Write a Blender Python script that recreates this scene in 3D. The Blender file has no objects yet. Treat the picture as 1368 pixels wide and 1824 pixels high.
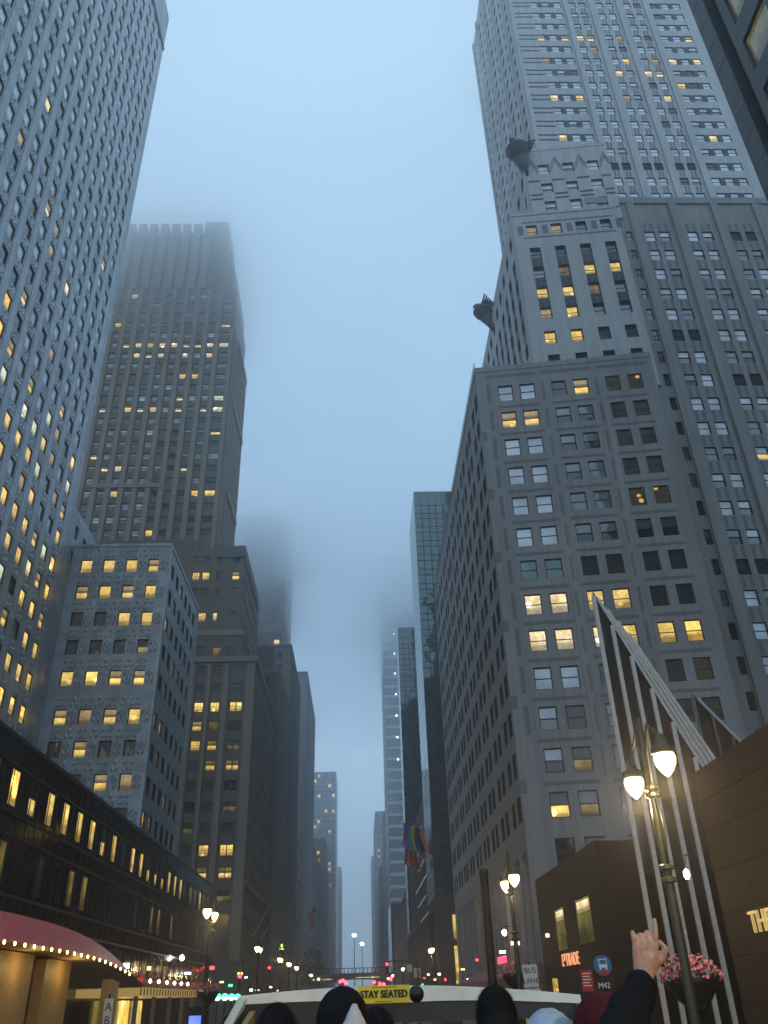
import bpy, bmesh, math, random
from mathutils import Matrix, Vector
import numpy as np

# ------------------------------------------------------------------ scene, camera, world, sun, exposure
sc = bpy.context.scene
COL = sc.collection
cam_d = bpy.data.cameras.new("camera")
cam = bpy.data.objects.new("camera", cam_d)
COL.objects.link(cam)
sc.camera = cam
CAMM = [[0.9992992, 0.0108032, -0.0358372], [-0.025299, -0.5106861, -0.8593949], [-0.0275858, 0.8596993, -0.510055]]
CAM = Vector((0.0, 0.0, 4.0))
m4 = Matrix.Identity(4)
for i in range(3):
    for j in range(3):
        m4[i][j] = CAMM[i][j]
m4.translation = CAM
cam.matrix_world = m4
cam_d.sensor_fit = 'HORIZONTAL'
cam_d.sensor_width = 36.0
cam_d.lens = 38.44
cam_d.clip_start = 0.05
cam_d.clip_end = 6000.0
sc.render.resolution_x, sc.render.resolution_y = 768, 1024

w = bpy.data.worlds.new("World")
sc.world = w
w.use_nodes = True
nt = w.node_tree
nt.nodes.clear()
wo = nt.nodes.new('ShaderNodeOutputWorld')
bg = nt.nodes.new('ShaderNodeBackground')
sky = nt.nodes.new('ShaderNodeTexSky')
sky.sky_type = 'NISHITA'
sky.sun_disc = False
sky.sun_elevation = math.radians(4.0)
sky.sun_rotation = math.radians(200.0)
sky.air_density = 1.5
sky.dust_density = 0.3
sky.ozone_density = 6.0
# dusk overcast: the clear sky is almost wholly veiled by an even blue cloud sheet
veil = nt.nodes.new('ShaderNodeMixRGB')
veil.inputs[0].default_value = 0.92
veil.inputs[2].default_value = (5.6, 8.2, 10.8, 1)
nt.links.new(sky.outputs[0], veil.inputs[1])
# an overcast sky is darker toward the horizon than overhead
tcw = nt.nodes.new('ShaderNodeTexCoord'); spw = nt.nodes.new('ShaderNodeSeparateXYZ'); nt.links.new(tcw.outputs['Generated'], spw.inputs[0])
mrw = nt.nodes.new('ShaderNodeMapRange'); nt.links.new(spw.outputs[2], mrw.inputs[0])
mrw.inputs[1].default_value = 0.0; mrw.inputs[2].default_value = 1.0; mrw.inputs[3].default_value = 1.0; mrw.inputs[4].default_value = 1.0
dim = nt.nodes.new('ShaderNodeMixRGB'); dim.blend_type = 'MULTIPLY'; dim.inputs[0].default_value = 1.0
nt.links.new(veil.outputs[0], dim.inputs[1]); nt.links.new(mrw.outputs[0], dim.inputs[2])
nt.links.new(dim.outputs[0], bg.inputs[0])
bg.inputs[1].default_value = 0.1
nt.links.new(bg.outputs[0], wo.inputs[0])

sun_d = bpy.data.lights.new("sun", 'SUN')
sun_d.energy = 0.12
sun_d.angle = math.radians(40)
sun_d.color = (0.8, 0.9, 1.0)
sun = bpy.data.objects.new("sun", sun_d)
COL.objects.link(sun)
sun.rotation_euler = (math.radians(50), 0, math.radians(-20))

vs = sc.view_settings
vs.view_transform = 'Standard'
vs.look = 'None'
vs.exposure = 0.0
vs.gamma = 1.0
vs.use_curve_mapping = False
cy = sc.cycles
cy.max_bounces = 12
cy.diffuse_bounces = 3
cy.glossy_bounces = 3
cy.transmission_bounces = 4
cy.volume_bounces = 10
cy.transparent_max_bounces = 8
cy.sample_clamp_indirect = 3.0
cy.caustics_reflective = False
cy.caustics_refractive = False
cy.use_denoising = True
cy.denoiser = 'OPENIMAGEDENOISE'
cy.use_adaptive_sampling = False

rng = random.Random(42)

# ------------------------------------------------------------------ materials
MATS = {}
def newmat(name):
    m = bpy.data.materials.new(name)
    m.use_nodes = True
    n = m.node_tree
    b = n.nodes['Principled BSDF']
    MATS[name] = m
    return m, n, b
def N(n, t, **kw):
    x = n.nodes.new(t)
    for k, v in kw.items():
        setattr(x, k, v)
    return x
def ramp(n, src, stops):
    r = n.nodes.new('ShaderNodeValToRGB')
    e = r.color_ramp.elements
    while len(e) < len(stops):
        e.new(0.5)
    for i, (p, c) in enumerate(stops):
        e[i].position = p
        e[i].color = (c[0], c[1], c[2], 1) if not isinstance(c, (int, float)) else (c, c, c, 1)
    n.links.new(src, r.inputs[0])
    return r
def mul(c, k):
    return tuple(x * k for x in c)
def mathn(n, op, a, b=None):
    x = n.nodes.new('ShaderNodeMath')
    x.operation = op
    for i, v in enumerate((a, b)):
        if v is None: continue
        if isinstance(v, (int, float)): x.inputs[i].default_value = v
        else: n.links.new(v, x.inputs[i])
    return x.outputs[0]

def wall_mat(name, col, var=0.25, rough=0.85, streak=0.3, scale=0.5, metal=0.0, fine=0.15, spec=0.3, bump=0.0, fscale=9.0, cell=0.0):
    """weathered wall: broad patches, vertical rain streaks, fine grain"""
    m, n, b = newmat(name)
    g = N(n, 'ShaderNodeNewGeometry')
    mp = N(n, 'ShaderNodeMapping')
    n.links.new(g.outputs['Position'], mp.inputs[0])
    mp.inputs['Scale'].default_value = (1.6, 1.6, 0.06)
    s = N(n, 'ShaderNodeTexNoise'); s.inputs['Scale'].default_value = 1.2; s.inputs['Detail'].default_value = 6
    n.links.new(mp.outputs[0], s.inputs['Vector'])
    p = N(n, 'ShaderNodeTexNoise'); p.inputs['Scale'].default_value = scale * 0.25; p.inputs['Detail'].default_value = 5
    n.links.new(g.outputs['Position'], p.inputs['Vector'])
    f = N(n, 'ShaderNodeTexNoise'); f.inputs['Scale'].default_value = fscale; f.inputs['Detail'].default_value = 3
    n.links.new(g.outputs['Position'], f.inputs['Vector'])
    v = mathn(n, 'ADD', mathn(n, 'MULTIPLY', s.outputs[0], 2 * streak), mathn(n, 'MULTIPLY', p.outputs[0], 2 * var))
    v = mathn(n, 'ADD', v, mathn(n, 'MULTIPLY', f.outputs[0], 2 * fine))
    tot = streak + var + fine
    if cell:
        vo = N(n, 'ShaderNodeTexVoronoi'); vo.inputs['Scale'].default_value = 0.9
        n.links.new(g.outputs['Position'], vo.inputs['Vector'])
        sc_ = N(n, 'ShaderNodeSeparateColor'); n.links.new(vo.outputs['Color'], sc_.inputs[0])
        v = mathn(n, 'ADD', v, mathn(n, 'MULTIPLY', sc_.outputs[0], 2 * cell)); tot += cell
    v = mathn(n, 'ADD', mathn(n, 'SUBTRACT', v, tot), 1.0)
    mx = N(n, 'ShaderNodeMixRGB', blend_type='MULTIPLY'); mx.inputs[0].default_value = 1.0
    mx.inputs[1].default_value = (*col, 1)
    n.links.new(v, mx.inputs[2])
    n.links.new(mx.outputs[0], b.inputs['Base Color'])
    b.inputs['Roughness'].default_value = rough
    b.inputs['Metallic'].default_value = metal
    b.inputs['Specular IOR Level'].default_value = spec
    if bump:
        bp = N(n, 'ShaderNodeBump'); bp.inputs['Strength'].default_value = bump; bp.inputs['Distance'].default_value = 0.05
        n.links.new(f.outputs[0], bp.inputs['Height']); n.links.new(bp.outputs[0], b.inputs['Normal'])
    return m
def flat_mat(name, col, rough=0.5, metal=0.0, spec=0.5, emit=None, es=0.0, var=0.12, coat=0.0):
    m, n, b = newmat(name)
    b.inputs['Roughness'].default_value = rough
    b.inputs['Metallic'].default_value = metal
    b.inputs['Specular IOR Level'].default_value = spec
    b.inputs['Coat Weight'].default_value = coat
    if var:
        g = N(n, 'ShaderNodeNewGeometry')
        f = N(n, 'ShaderNodeTexNoise'); f.inputs['Scale'].default_value = 5.0; f.inputs['Detail'].default_value = 4
        n.links.new(g.outputs['Position'], f.inputs['Vector'])
        r = ramp(n, f.outputs[0], [(0.3, mul(col, 1 - var)), (0.7, mul(col, 1 + var))])
        n.links.new(r.outputs[0], b.inputs['Base Color'])
    else:
        b.inputs['Base Color'].default_value = (*col, 1)
    if emit:
        b.inputs['Emission Color'].default_value = (*emit, 1)
        b.inputs['Emission Strength'].default_value = es
        m.cycles.emission_sampling = 'NONE'
    return m
def glass_mat(name, col, rough=0.04, ior=1.7, wav=0.02, wscale=0.25, var=0.0, coat=0.0, crough=0.03, metal=0.0):
    m, n, b = newmat(name)
    b.inputs['Base Color'].default_value = (*col, 1)
    b.inputs['Roughness'].default_value = rough
    b.inputs['IOR'].default_value = ior
    b.inputs['Metallic'].default_value = metal
    b.inputs['Specular IOR Level'].default_value = 0.5
    b.inputs['Coat Weight'].default_value = coat
    b.inputs['Coat Roughness'].default_value = crough
    b.inputs['Coat IOR'].default_value = 2.0
    g = N(n, 'ShaderNodeNewGeometry')
    f = N(n, 'ShaderNodeTexNoise'); f.inputs['Scale'].default_value = wscale; f.inputs['Detail'].default_value = 1
    n.links.new(g.outputs['Position'], f.inputs['Vector'])
    if var:
        f2 = N(n, 'ShaderNodeTexNoise'); f2.inputs['Scale'].default_value = 0.37; f2.inputs['Detail'].default_value = 0
        n.links.new(g.outputs['Position'], f2.inputs['Vector'])
        r = ramp(n, f2.outputs[0], [(0.3, mul(col, 1 - var)), (0.7, mul(col, 1 + var))])
        n.links.new(r.outputs[0], b.inputs['Base Color'])
    bp = N(n, 'ShaderNodeBump'); bp.inputs['Strength'].default_value = 1.0; bp.inputs['Distance'].default_value = wav
    n.links.new(f.outputs[0], bp.inputs['Height'])
    n.links.new(bp.outputs[0], b.inputs['Normal'])
    if coat: n.links.new(bp.outputs[0], b.inputs['Coat Normal'])
    return m
def lit_mat(name, c_lo, c_hi, es, spots=0.0, scale=0.8):
    """a lit room seen through glass: uneven walls, dark furniture low down, ceiling lamps as bright spots"""
    m, n, b = newmat(name)
    g = N(n, 'ShaderNodeNewGeometry')
    f = N(n, 'ShaderNodeTexNoise'); f.inputs['Scale'].default_value = scale; f.inputs['Detail'].default_value = 3
    n.links.new(g.outputs['Position'], f.inputs['Vector'])
    r = ramp(n, f.outputs[0], [(0.33, c_lo), (0.62, c_hi)])
    b.inputs['Base Color'].default_value = (0.02, 0.02, 0.02, 1)
    b.inputs['Roughness'].default_value = 0.05
    uv = N(n, 'ShaderNodeUVMap')
    sx = N(n, 'ShaderNodeSeparateXYZ'); n.links.new(uv.outputs[0], sx.inputs[0])
    f2 = N(n, 'ShaderNodeTexNoise'); f2.inputs['Scale'].default_value = 2.6; f2.inputs['Detail'].default_value = 2
    n.links.new(g.outputs['Position'], f2.inputs['Vector'])
    edge = mathn(n, 'SUBTRACT', sx.outputs[1], mathn(n, 'MULTIPLY', f2.outputs[0], 0.62))
    furn = ramp(n, edge, [(0.0, 0.45), (0.06, 1.0)])
    wallv = ramp(n, f2.outputs[0], [(0.35, 0.72), (0.6, 1.05)])
    grad = mathn(n, 'ADD', mathn(n, 'MULTIPLY', sx.outputs[1], 0.4), 0.75)
    st = mathn(n, 'MULTIPLY', mathn(n, 'MULTIPLY', grad, es), mathn(n, 'MULTIPLY', furn.outputs[0], wallv.outputs[0]))
    if spots:
        vo = N(n, 'ShaderNodeTexVoronoi'); vo.inputs['Scale'].default_value = 0.6
        n.links.new(g.outputs['Position'], vo.inputs['Vector'])
        sp = ramp(n, vo.outputs['Distance'], [(0.12, 1.0), (0.24, 0.0)])
        st = mathn(n, 'ADD', st, mathn(n, 'MULTIPLY', sp.outputs[0], spots))
    n.links.new(r.outputs[0], b.inputs['Emission Color'])
    n.links.new(st, b.inputs['Emission Strength'])
    m.cycles.emission_sampling = 'NONE'
    return m
def emit_mat(name, col, es, sample=False):
    m, n, b = newmat(name)
    b.inputs['Base Color'].default_value = (*mul(col, 0.5), 1)
    b.inputs['Emission Color'].default_value = (*col, 1)
    b.inputs['Emission Strength'].default_value = es
    b.inputs['Roughness'].default_value = 0.3
    m.cycles.emission_sampling = 'AUTO' if sample else 'NONE'
    return m

wall_mat('white_brick', (0.43, 0.425, 0.415), var=0.18, streak=0.32, fine=0.1, rough=0.75)  # whiter brick of the upper stages, their stronger skylight also put into the colour
wall_mat('pale_brick', (0.285, 0.272, 0.260), var=0.22, streak=0.36, fine=0.14, rough=0.8, fscale=5.0)
wall_mat('grey_brick', (0.175, 0.168, 0.162), var=0.1, streak=0.14, fine=0.06)
wall_mat('stain_brick', (0.19, 0.187, 0.17), var=0.3, streak=0.5, fine=0.1)
wall_mat('dark_panel', (0.045, 0.048, 0.052), var=0.2, streak=0.1, rough=0.5)
wall_mat('steel_panel', (0.33, 0.35, 0.365), var=0.2, streak=0.25, rough=0.45, metal=0.5, fine=0.18, spec=0.5, cell=0.18)
wall_mat('steel_pier', (0.38, 0.40, 0.42), var=0.18, streak=0.25, rough=0.42, metal=0.5, fine=0.2, spec=0.5, cell=0.14)
wall_mat('steel_relief_lit', (0.46, 0.48, 0.50), var=0.15, streak=0.15, rough=0.4, metal=0.35, fine=0.1, spec=0.5)  # lighter copy of the panel steel: sky caught by the facets is painted in
wall_mat('brown_brick', (0.15, 0.115, 0.088), var=0.25, streak=0.25, fine=0.1)
wall_mat('brown_pier', (0.25, 0.20, 0.155), var=0.2, streak=0.2, fine=0.1)
wall_mat('dark_stone', (0.12, 0.105, 0.095), var=0.2, streak=0.2)
wall_mat('tan_stone', (0.22, 0.185, 0.155), var=0.2, streak=0.25)
wall_mat('grey_stone', (0.24, 0.24, 0.25), var=0.2, streak=0.25)
wall_mat('red_brick', (0.17, 0.085, 0.065), var=0.2, streak=0.2)
wall_mat('brown_granite', (0.044, 0.028, 0.019), var=0.25, streak=0.15, rough=0.6, fine=0.3, spec=0.25, fscale=30.0)
wall_mat('dark_joint', (0.02, 0.016, 0.013), var=0.2, streak=0.1)
wall_mat('road_asphalt', (0.045, 0.045, 0.05), var=0.3, streak=0.0, rough=0.3, fine=0.2, spec=0.6)
wall_mat('pavement_stone', (0.14, 0.135, 0.13), var=0.2, streak=0.0, rough=0.6)
wall_mat('bridge_stone', (0.34, 0.30, 0.27), var=0.2, streak=0.2)
glass_mat('glass_dark', (0.012, 0.014, 0.017), ior=1.75, wav=0.012, wscale=0.8)
glass_mat('glass_blind_sky', (0.50, 0.54, 0.58), rough=0.3, ior=1.5, wav=0.01, wscale=0.8, var=0.35, coat=1.0)  # white blinds, with the pale blue of reflected sky put into the base colour
glass_mat('glass_curtain', (0.055, 0.055, 0.052), rough=0.3, ior=1.5, wav=0.01, wscale=0.8, var=0.5, coat=1.0)
glass_mat('glass_tinted', (0.11, 0.15, 0.15), rough=0.03, wav=0.045, wscale=0.45, metal=0.75, ior=1.6)
glass_mat('glass_black', (0.008, 0.007, 0.007), rough=0.12, ior=1.45, wav=0.02, wscale=0.6)
glass_mat('glass_teal', (0.045, 0.085, 0.10), rough=0.1, wav=0.02, ior=1.5)
glass_mat('glass_pale', (0.30, 0.36, 0.40), rough=0.12, wav=0.02, metal=0.3, ior=1.6)
flat_mat('void_black', (0.006, 0.006, 0.007), rough=0.7)
flat_mat('frame_dark', (0.02, 0.022, 0.026), rough=0.5)
flat_mat('frame_grey', (0.16, 0.16, 0.16), rough=0.5)
flat_mat('mullion_white', (0.62, 0.60, 0.57), rough=0.45)
lit_mat('lit_room', (0.80, 0.48, 0.06), (1.0, 0.72, 0.20), 1.35, spots=3.5)
lit_mat('lit_soft', (0.70, 0.45, 0.08), (0.95, 0.66, 0.20), 1.05, spots=0.8)
lit_mat('lit_shade', (0.36, 0.26, 0.12), (0.56, 0.40, 0.19), 0.75)
lit_mat('lit_pale', (0.80, 0.58, 0.26), (1.0, 0.82, 0.48), 1.15, spots=3.5)
lit_mat('lit_dim', (0.12, 0.085, 0.02), (0.34, 0.24, 0.05), 0.7, spots=0.0)
lit_mat('lit_olive', (0.06, 0.055, 0.025), (0.13, 0.115, 0.045), 0.9)
lit_mat('lit_cool', (0.62, 0.66, 0.42), (0.86, 0.90, 0.66), 0.95, spots=2.0)
def spot_mat():
    m, n, b = newmat('lit_lamps')
    g = N(n, 'ShaderNodeNewGeometry')
    vo = N(n, 'ShaderNodeTexVoronoi'); vo.inputs['Scale'].default_value = 1.0
    n.links.new(g.outputs['Position'], vo.inputs['Vector'])
    sp = ramp(n, vo.outputs['Distance'], [(0.16, (1.0, 0.62, 0.12)), (0.30, (0.03, 0.03, 0.02))])
    b.inputs['Base Color'].default_value = (0.015, 0.015, 0.015, 1)
    b.inputs['Roughness'].default_value = 0.06
    n.links.new(sp.outputs[0], b.inputs['Emission Color'])
    b.inputs['Emission Strength'].default_value = 0.8
    m.cycles.emission_sampling = 'NONE'
spot_mat()
ST = {'G': 'glass_dark', 'B': 'glass_blind_sky', 'C': 'glass_curtain', 'K': 'void_black', 'L': 'lit_room', 'S': 'lit_soft',
      'M': 'lit_shade', 'P': 'lit_pale', 'D': 'lit_dim', 'O': 'lit_lamps', 'T': 'glass_tinted', 'A': 'glass_black', 'W': 'glass_pale', 'U': 'lit_olive', 'F': 'lit_cool'}

# ------------------------------------------------------------------ mesh building
class MB:
    """collects polygons with materials; build() links them as one mesh object"""
    def __init__(s):
        s.v = []; s.f = []; s.m = []; s.uv = []; s.mats = []
    def mi(s, mat):
        if mat not in s.mats: s.mats.append(mat)
        return s.mats.index(mat)
    def poly(s, pts, mat, uv=None):
        k = len(s.v)
        s.v.extend([tuple(p) for p in pts])
        s.f.append(tuple(range(k, k + len(pts))))
        s.m.append(s.mi(mat))
        s.uv.append(uv if uv else [(0, 0), (1, 0), (1, 1), (0, 1)][:len(pts)] if len(pts) <= 4 else [(0, 0)] * len(pts))
    def box(s, a, b, mat, rz=0.0, c=None):
        x0, y0, z0 = a; x1, y1, z1 = b
        P = [(x0, y0, z0), (x1, y0, z0), (x1, y1, z0), (x0, y1, z0), (x0, y0, z1), (x1, y0, z1), (x1, y1, z1), (x0, y1, z1)]
        if rz:
            cx, cy_ = c if c else ((x0 + x1) / 2, (y0 + y1) / 2)
            co, si = math.cos(rz), math.sin(rz)
            P = [(cx + (x - cx) * co - (y - cy_) * si, cy_ + (x - cx) * si + (y - cy_) * co, z) for x, y, z in P]
        for q in ((0, 3, 2, 1), (4, 5, 6, 7), (0, 1, 5, 4), (1, 2, 6, 5), (2, 3, 7, 6), (3, 0, 4, 7)):
            s.poly([P[i] for i in q], mat)
    def hexa(s, P, mat):
        for q in ((0, 3, 2, 1), (4, 5, 6, 7), (0, 1, 5, 4), (1, 2, 6, 5), (2, 3, 7, 6), (3, 0, 4, 7)):
            s.poly([P[i] for i in q], mat)
    def lathe(s, prof, mat, c=(0, 0, 0), n=12, cap=True):
        k = len(s.v); mi = s.mi(mat)
        for r, z in prof:
            for i in range(n):
                a = 2 * math.pi * i / n
                s.v.append((c[0] + r * math.cos(a), c[1] + r * math.sin(a), c[2] + z))
        for j in range(len(prof) - 1):
            for i in range(n):
                i2 = (i + 1) % n
                s.f.append((k + j * n + i, k + j * n + i2, k + (j + 1) * n + i2, k + (j + 1) * n + i)); s.m.append(mi); s.uv.append([(0, 0)] * 4)
        if cap:
            s.f.append(tuple(k + i for i in reversed(range(n)))); s.m.append(mi); s.uv.append([(0, 0)] * n)
            kk = k + (len(prof) - 1) * n
            s.f.append(tuple(kk + i for i in range(n))); s.m.append(mi); s.uv.append([(0, 0)] * n)
    def tube(s, pts, r, mat, n=8):
        """round bar through points; r number or list"""
        pts = [Vector(p) for p in pts]
        k = len(s.v); mi = s.mi(mat)
        for j, p in enumerate(pts):
            d = (pts[min(j + 1, len(pts) - 1)] - pts[max(j - 1, 0)]).normalized()
            up = Vector((0, 0, 1)) if abs(d.z) < 0.95 else Vector((1, 0, 0))
            a = d.cross(up).normalized(); b = a.cross(d)
            rr = r[j] if isinstance(r, (list, tuple)) else r
            for i in range(n):
                t = 2 * math.pi * i / n
                s.v.append(tuple(p + a * (rr * math.cos(t)) + b * (rr * math.sin(t))))
        for j in range(len(pts) - 1):
            for i in range(n):
                i2 = (i + 1) % n
                s.f.append((k + j * n + i, k + (j + 1) * n + i, k + (j + 1) * n + i2, k + j * n + i2)); s.m.append(mi); s.uv.append([(0, 0)] * 4)
        s.f.append(tuple(k + i for i in range(n))); s.m.append(mi); s.uv.append([(0, 0)] * n)
        kk = k + (len(pts) - 1) * n
        s.f.append(tuple(kk + i for i in reversed(range(n)))); s.m.append(mi); s.uv.append([(0, 0)] * n)
    def add(s, other, M=None):
        k = len(s.v)
        if M is None: s.v.extend(other.v)
        else: s.v.extend([tuple(M @ Vector(p)) for p in other.v])
        mm = [s.mi(x) for x in other.mats]
        s.f.extend([tuple(k + i for i in f) for f in other.f])
        s.m.extend([mm[i] for i in other.m])
        s.uv.extend(other.uv)
    def mesh(s, name, smooth=False):
        me = bpy.data.meshes.new(name)
        me.from_pydata(s.v, [], s.f)
        for x in s.mats: me.materials.append(MATS[x])
        me.polygons.foreach_set('material_index', s.m)
        ul = me.uv_layers.new(name='UVMap')
        fl = [c for u in s.uv for p in u for c in p]
        ul.data.foreach_set('uv', fl)
        if smooth: me.polygons.foreach_set('use_smooth', [True] * len(s.f))
        me.update()
        return me
    def build(s, name, parent=None, loc=(0, 0, 0), smooth=False, base=True):
        """vertices are in world coordinates when base is True and a parent Empty is given"""
        me = s.mesh(name, smooth)
        return link(name, me, parent, loc, base)
def link(name, data, parent=None, loc=(0, 0, 0), base=False, rz=0.0):
    o = bpy.data.objects.new(name, data)
    COL.objects.link(o)
    o.parent = parent
    l = Vector(loc)
    if base and parent is not None:
        l = l - Vector(WLOC[parent.name])
    o.location = l
    if rz: o.rotation_euler = (0, 0, rz)
    WLOC[o.name] = tuple(Vector(loc)) if parent is None or base else tuple(l + Vector(WLOC.get(parent.name, (0, 0, 0))))
    return o
WLOC = {}
def tag(o, label, cat, group=None, kind=None):
    o['label'] = label
    if cat: o['category'] = cat
    if group: o['group'] = group
    if kind: o['kind'] = kind
    return o
def thing(name, label, cat, loc=(0, 0, 0), group=None, rz=0.0):
    o = link(name, None, None, loc, rz=rz)
    o.empty_display_size = 0.3
    return tag(o, label, cat, group)
def struct(name, mb):
    o = mb.build(name)
    o['kind'] = 'structure'
    return o
def copy_tree(o, parent=None, loc=None, rz=None):
    c = o.copy(); COL.objects.link(c); c.parent = parent
    if loc is not None: c.location = loc
    if rz is not None: c.rotation_euler = (0, 0, rz)
    for ch in o.children: copy_tree(ch, c)
    return c
def text_mb(txt, size, mat, ext=0.01, spacing=1.0, sx=1.0):
    cu = bpy.data.curves.new('txt', 'FONT')
    cu.body = txt; cu.size = size; cu.extrude = ext; cu.align_x = 'CENTER'; cu.align_y = 'CENTER'; cu.space_character = spacing
    cu.resolution_u = 3
    o = bpy.data.objects.new('txt', cu); COL.objects.link(o)
    dg = bpy.context.evaluated_depsgraph_get()
    me = bpy.data.meshes.new_from_object(o.evaluated_get(dg))
    mb = MB()
    mb.v = [(v.co.x * sx, v.co.y, v.co.z) for v in me.vertices]
    mb.mi(mat)
    for p in me.polygons:
        mb.f.append(tuple(p.vertices)); mb.m.append(0); mb.uv.append([(0, 0)] * len(p.vertices))
    bpy.data.objects.remove(o); bpy.data.curves.remove(cu); bpy.data.meshes.remove(me)
    return mb
def on_wall(mb, loc, ang):
    """turn flat text (x right, y up) into an upright sheet whose x runs along ang"""
    M = Matrix.Translation(loc) @ Matrix.Rotation(ang, 4, 'Z') @ Matrix.Rotation(math.pi / 2, 4, 'X')
    r = MB(); r.add(mb, M); return r

# ------------------------------------------------------------------ windows and facades
FR = {}
def frame_mb(kind, w_, h_, fm):
    k = (kind, round(w_, 3), round(h_, 3), fm)
    if k in FR: return FR[k][0]
    t = 0.10 if kind in ('sash', 'louver') else 0.075
    mb = MB(); d = 0.16
    mb.box((0, d, 0), (t, d + .1, h_), fm); mb.box((w_ - t, d, 0), (w_, d + .1, h_), fm)
    mb.box((t, d, 0), (w_ - t, d + .1, t), fm); mb.box((t, d, h_ - t), (w_ - t, d + .1, h_), fm)
    if kind == 'sash':
        mb.box((t, d + .01, h_ * .48), (w_ - t, d + .11, h_ * .48 + .09), fm)
    if kind == 'lites':
        mb.box((t, d + .01, h_ * .5), (w_ - t, d + .11, h_ * .5 + .08), fm)
        for q in (1, 2):
            x = w_ * q / 3
            mb.box((x - .025, d + .02, h_ * .5 + .08), (x + .025, d + .08, h_ - t), fm)
    if kind == 'pairlites':
        mb.box((w_ / 2 - .09, d - .02, t), (w_ / 2 + .09, d + .1, h_ - t), fm)
        for x0, x1 in ((t, w_ / 2 - .09), (w_ / 2 + .09, w_ - t)):
            mb.box((x0, d + .01, h_ * .5), (x1, d + .09, h_ * .5 + .08), fm)
            x = (x0 + x1) / 2
            mb.box((x - .025, d + .02, h_ * .5 + .08), (x + .025, d + .07, h_ - t), fm)
    if kind == 'louver':
        for q in range(1, 6):
            x = w_ * q / 6
            mb.box((x - .03, d - .05, t), (x + .03, d + .1, h_ - t), fm)
    FR[k] = [mb, None]
    return mb
PN = {}
def pane_mb(kind, w_, h_, which, mat):
    k = (kind, round(w_, 3), round(h_, 3), which, mat)
    if k in PN: return PN[k][0]
    t = 0.05; d = 0.21
    mb = MB()
    if which == 'all': z0, z1 = t, h_ - t
    elif which == 'up': z0, z1 = h_ * .48 + .05, h_ - t
    else: z0, z1, d = t, h_ * .48 + .03, 0.25
    # a thin solid pane
    mb.box((t, d, z0), (w_ - t, d + .02, z1), mat)
    FR_uv = [(0, 0), (1, 0), (1, 1), (0, 1)]
    PN[k] = [mb, None]
    return mb
def shared(tab, mb, name):
    for v in tab.values():
        if v[0] is mb:
            if v[1] is None: v[1] = mb.mesh(name)
            return v[1]

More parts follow.
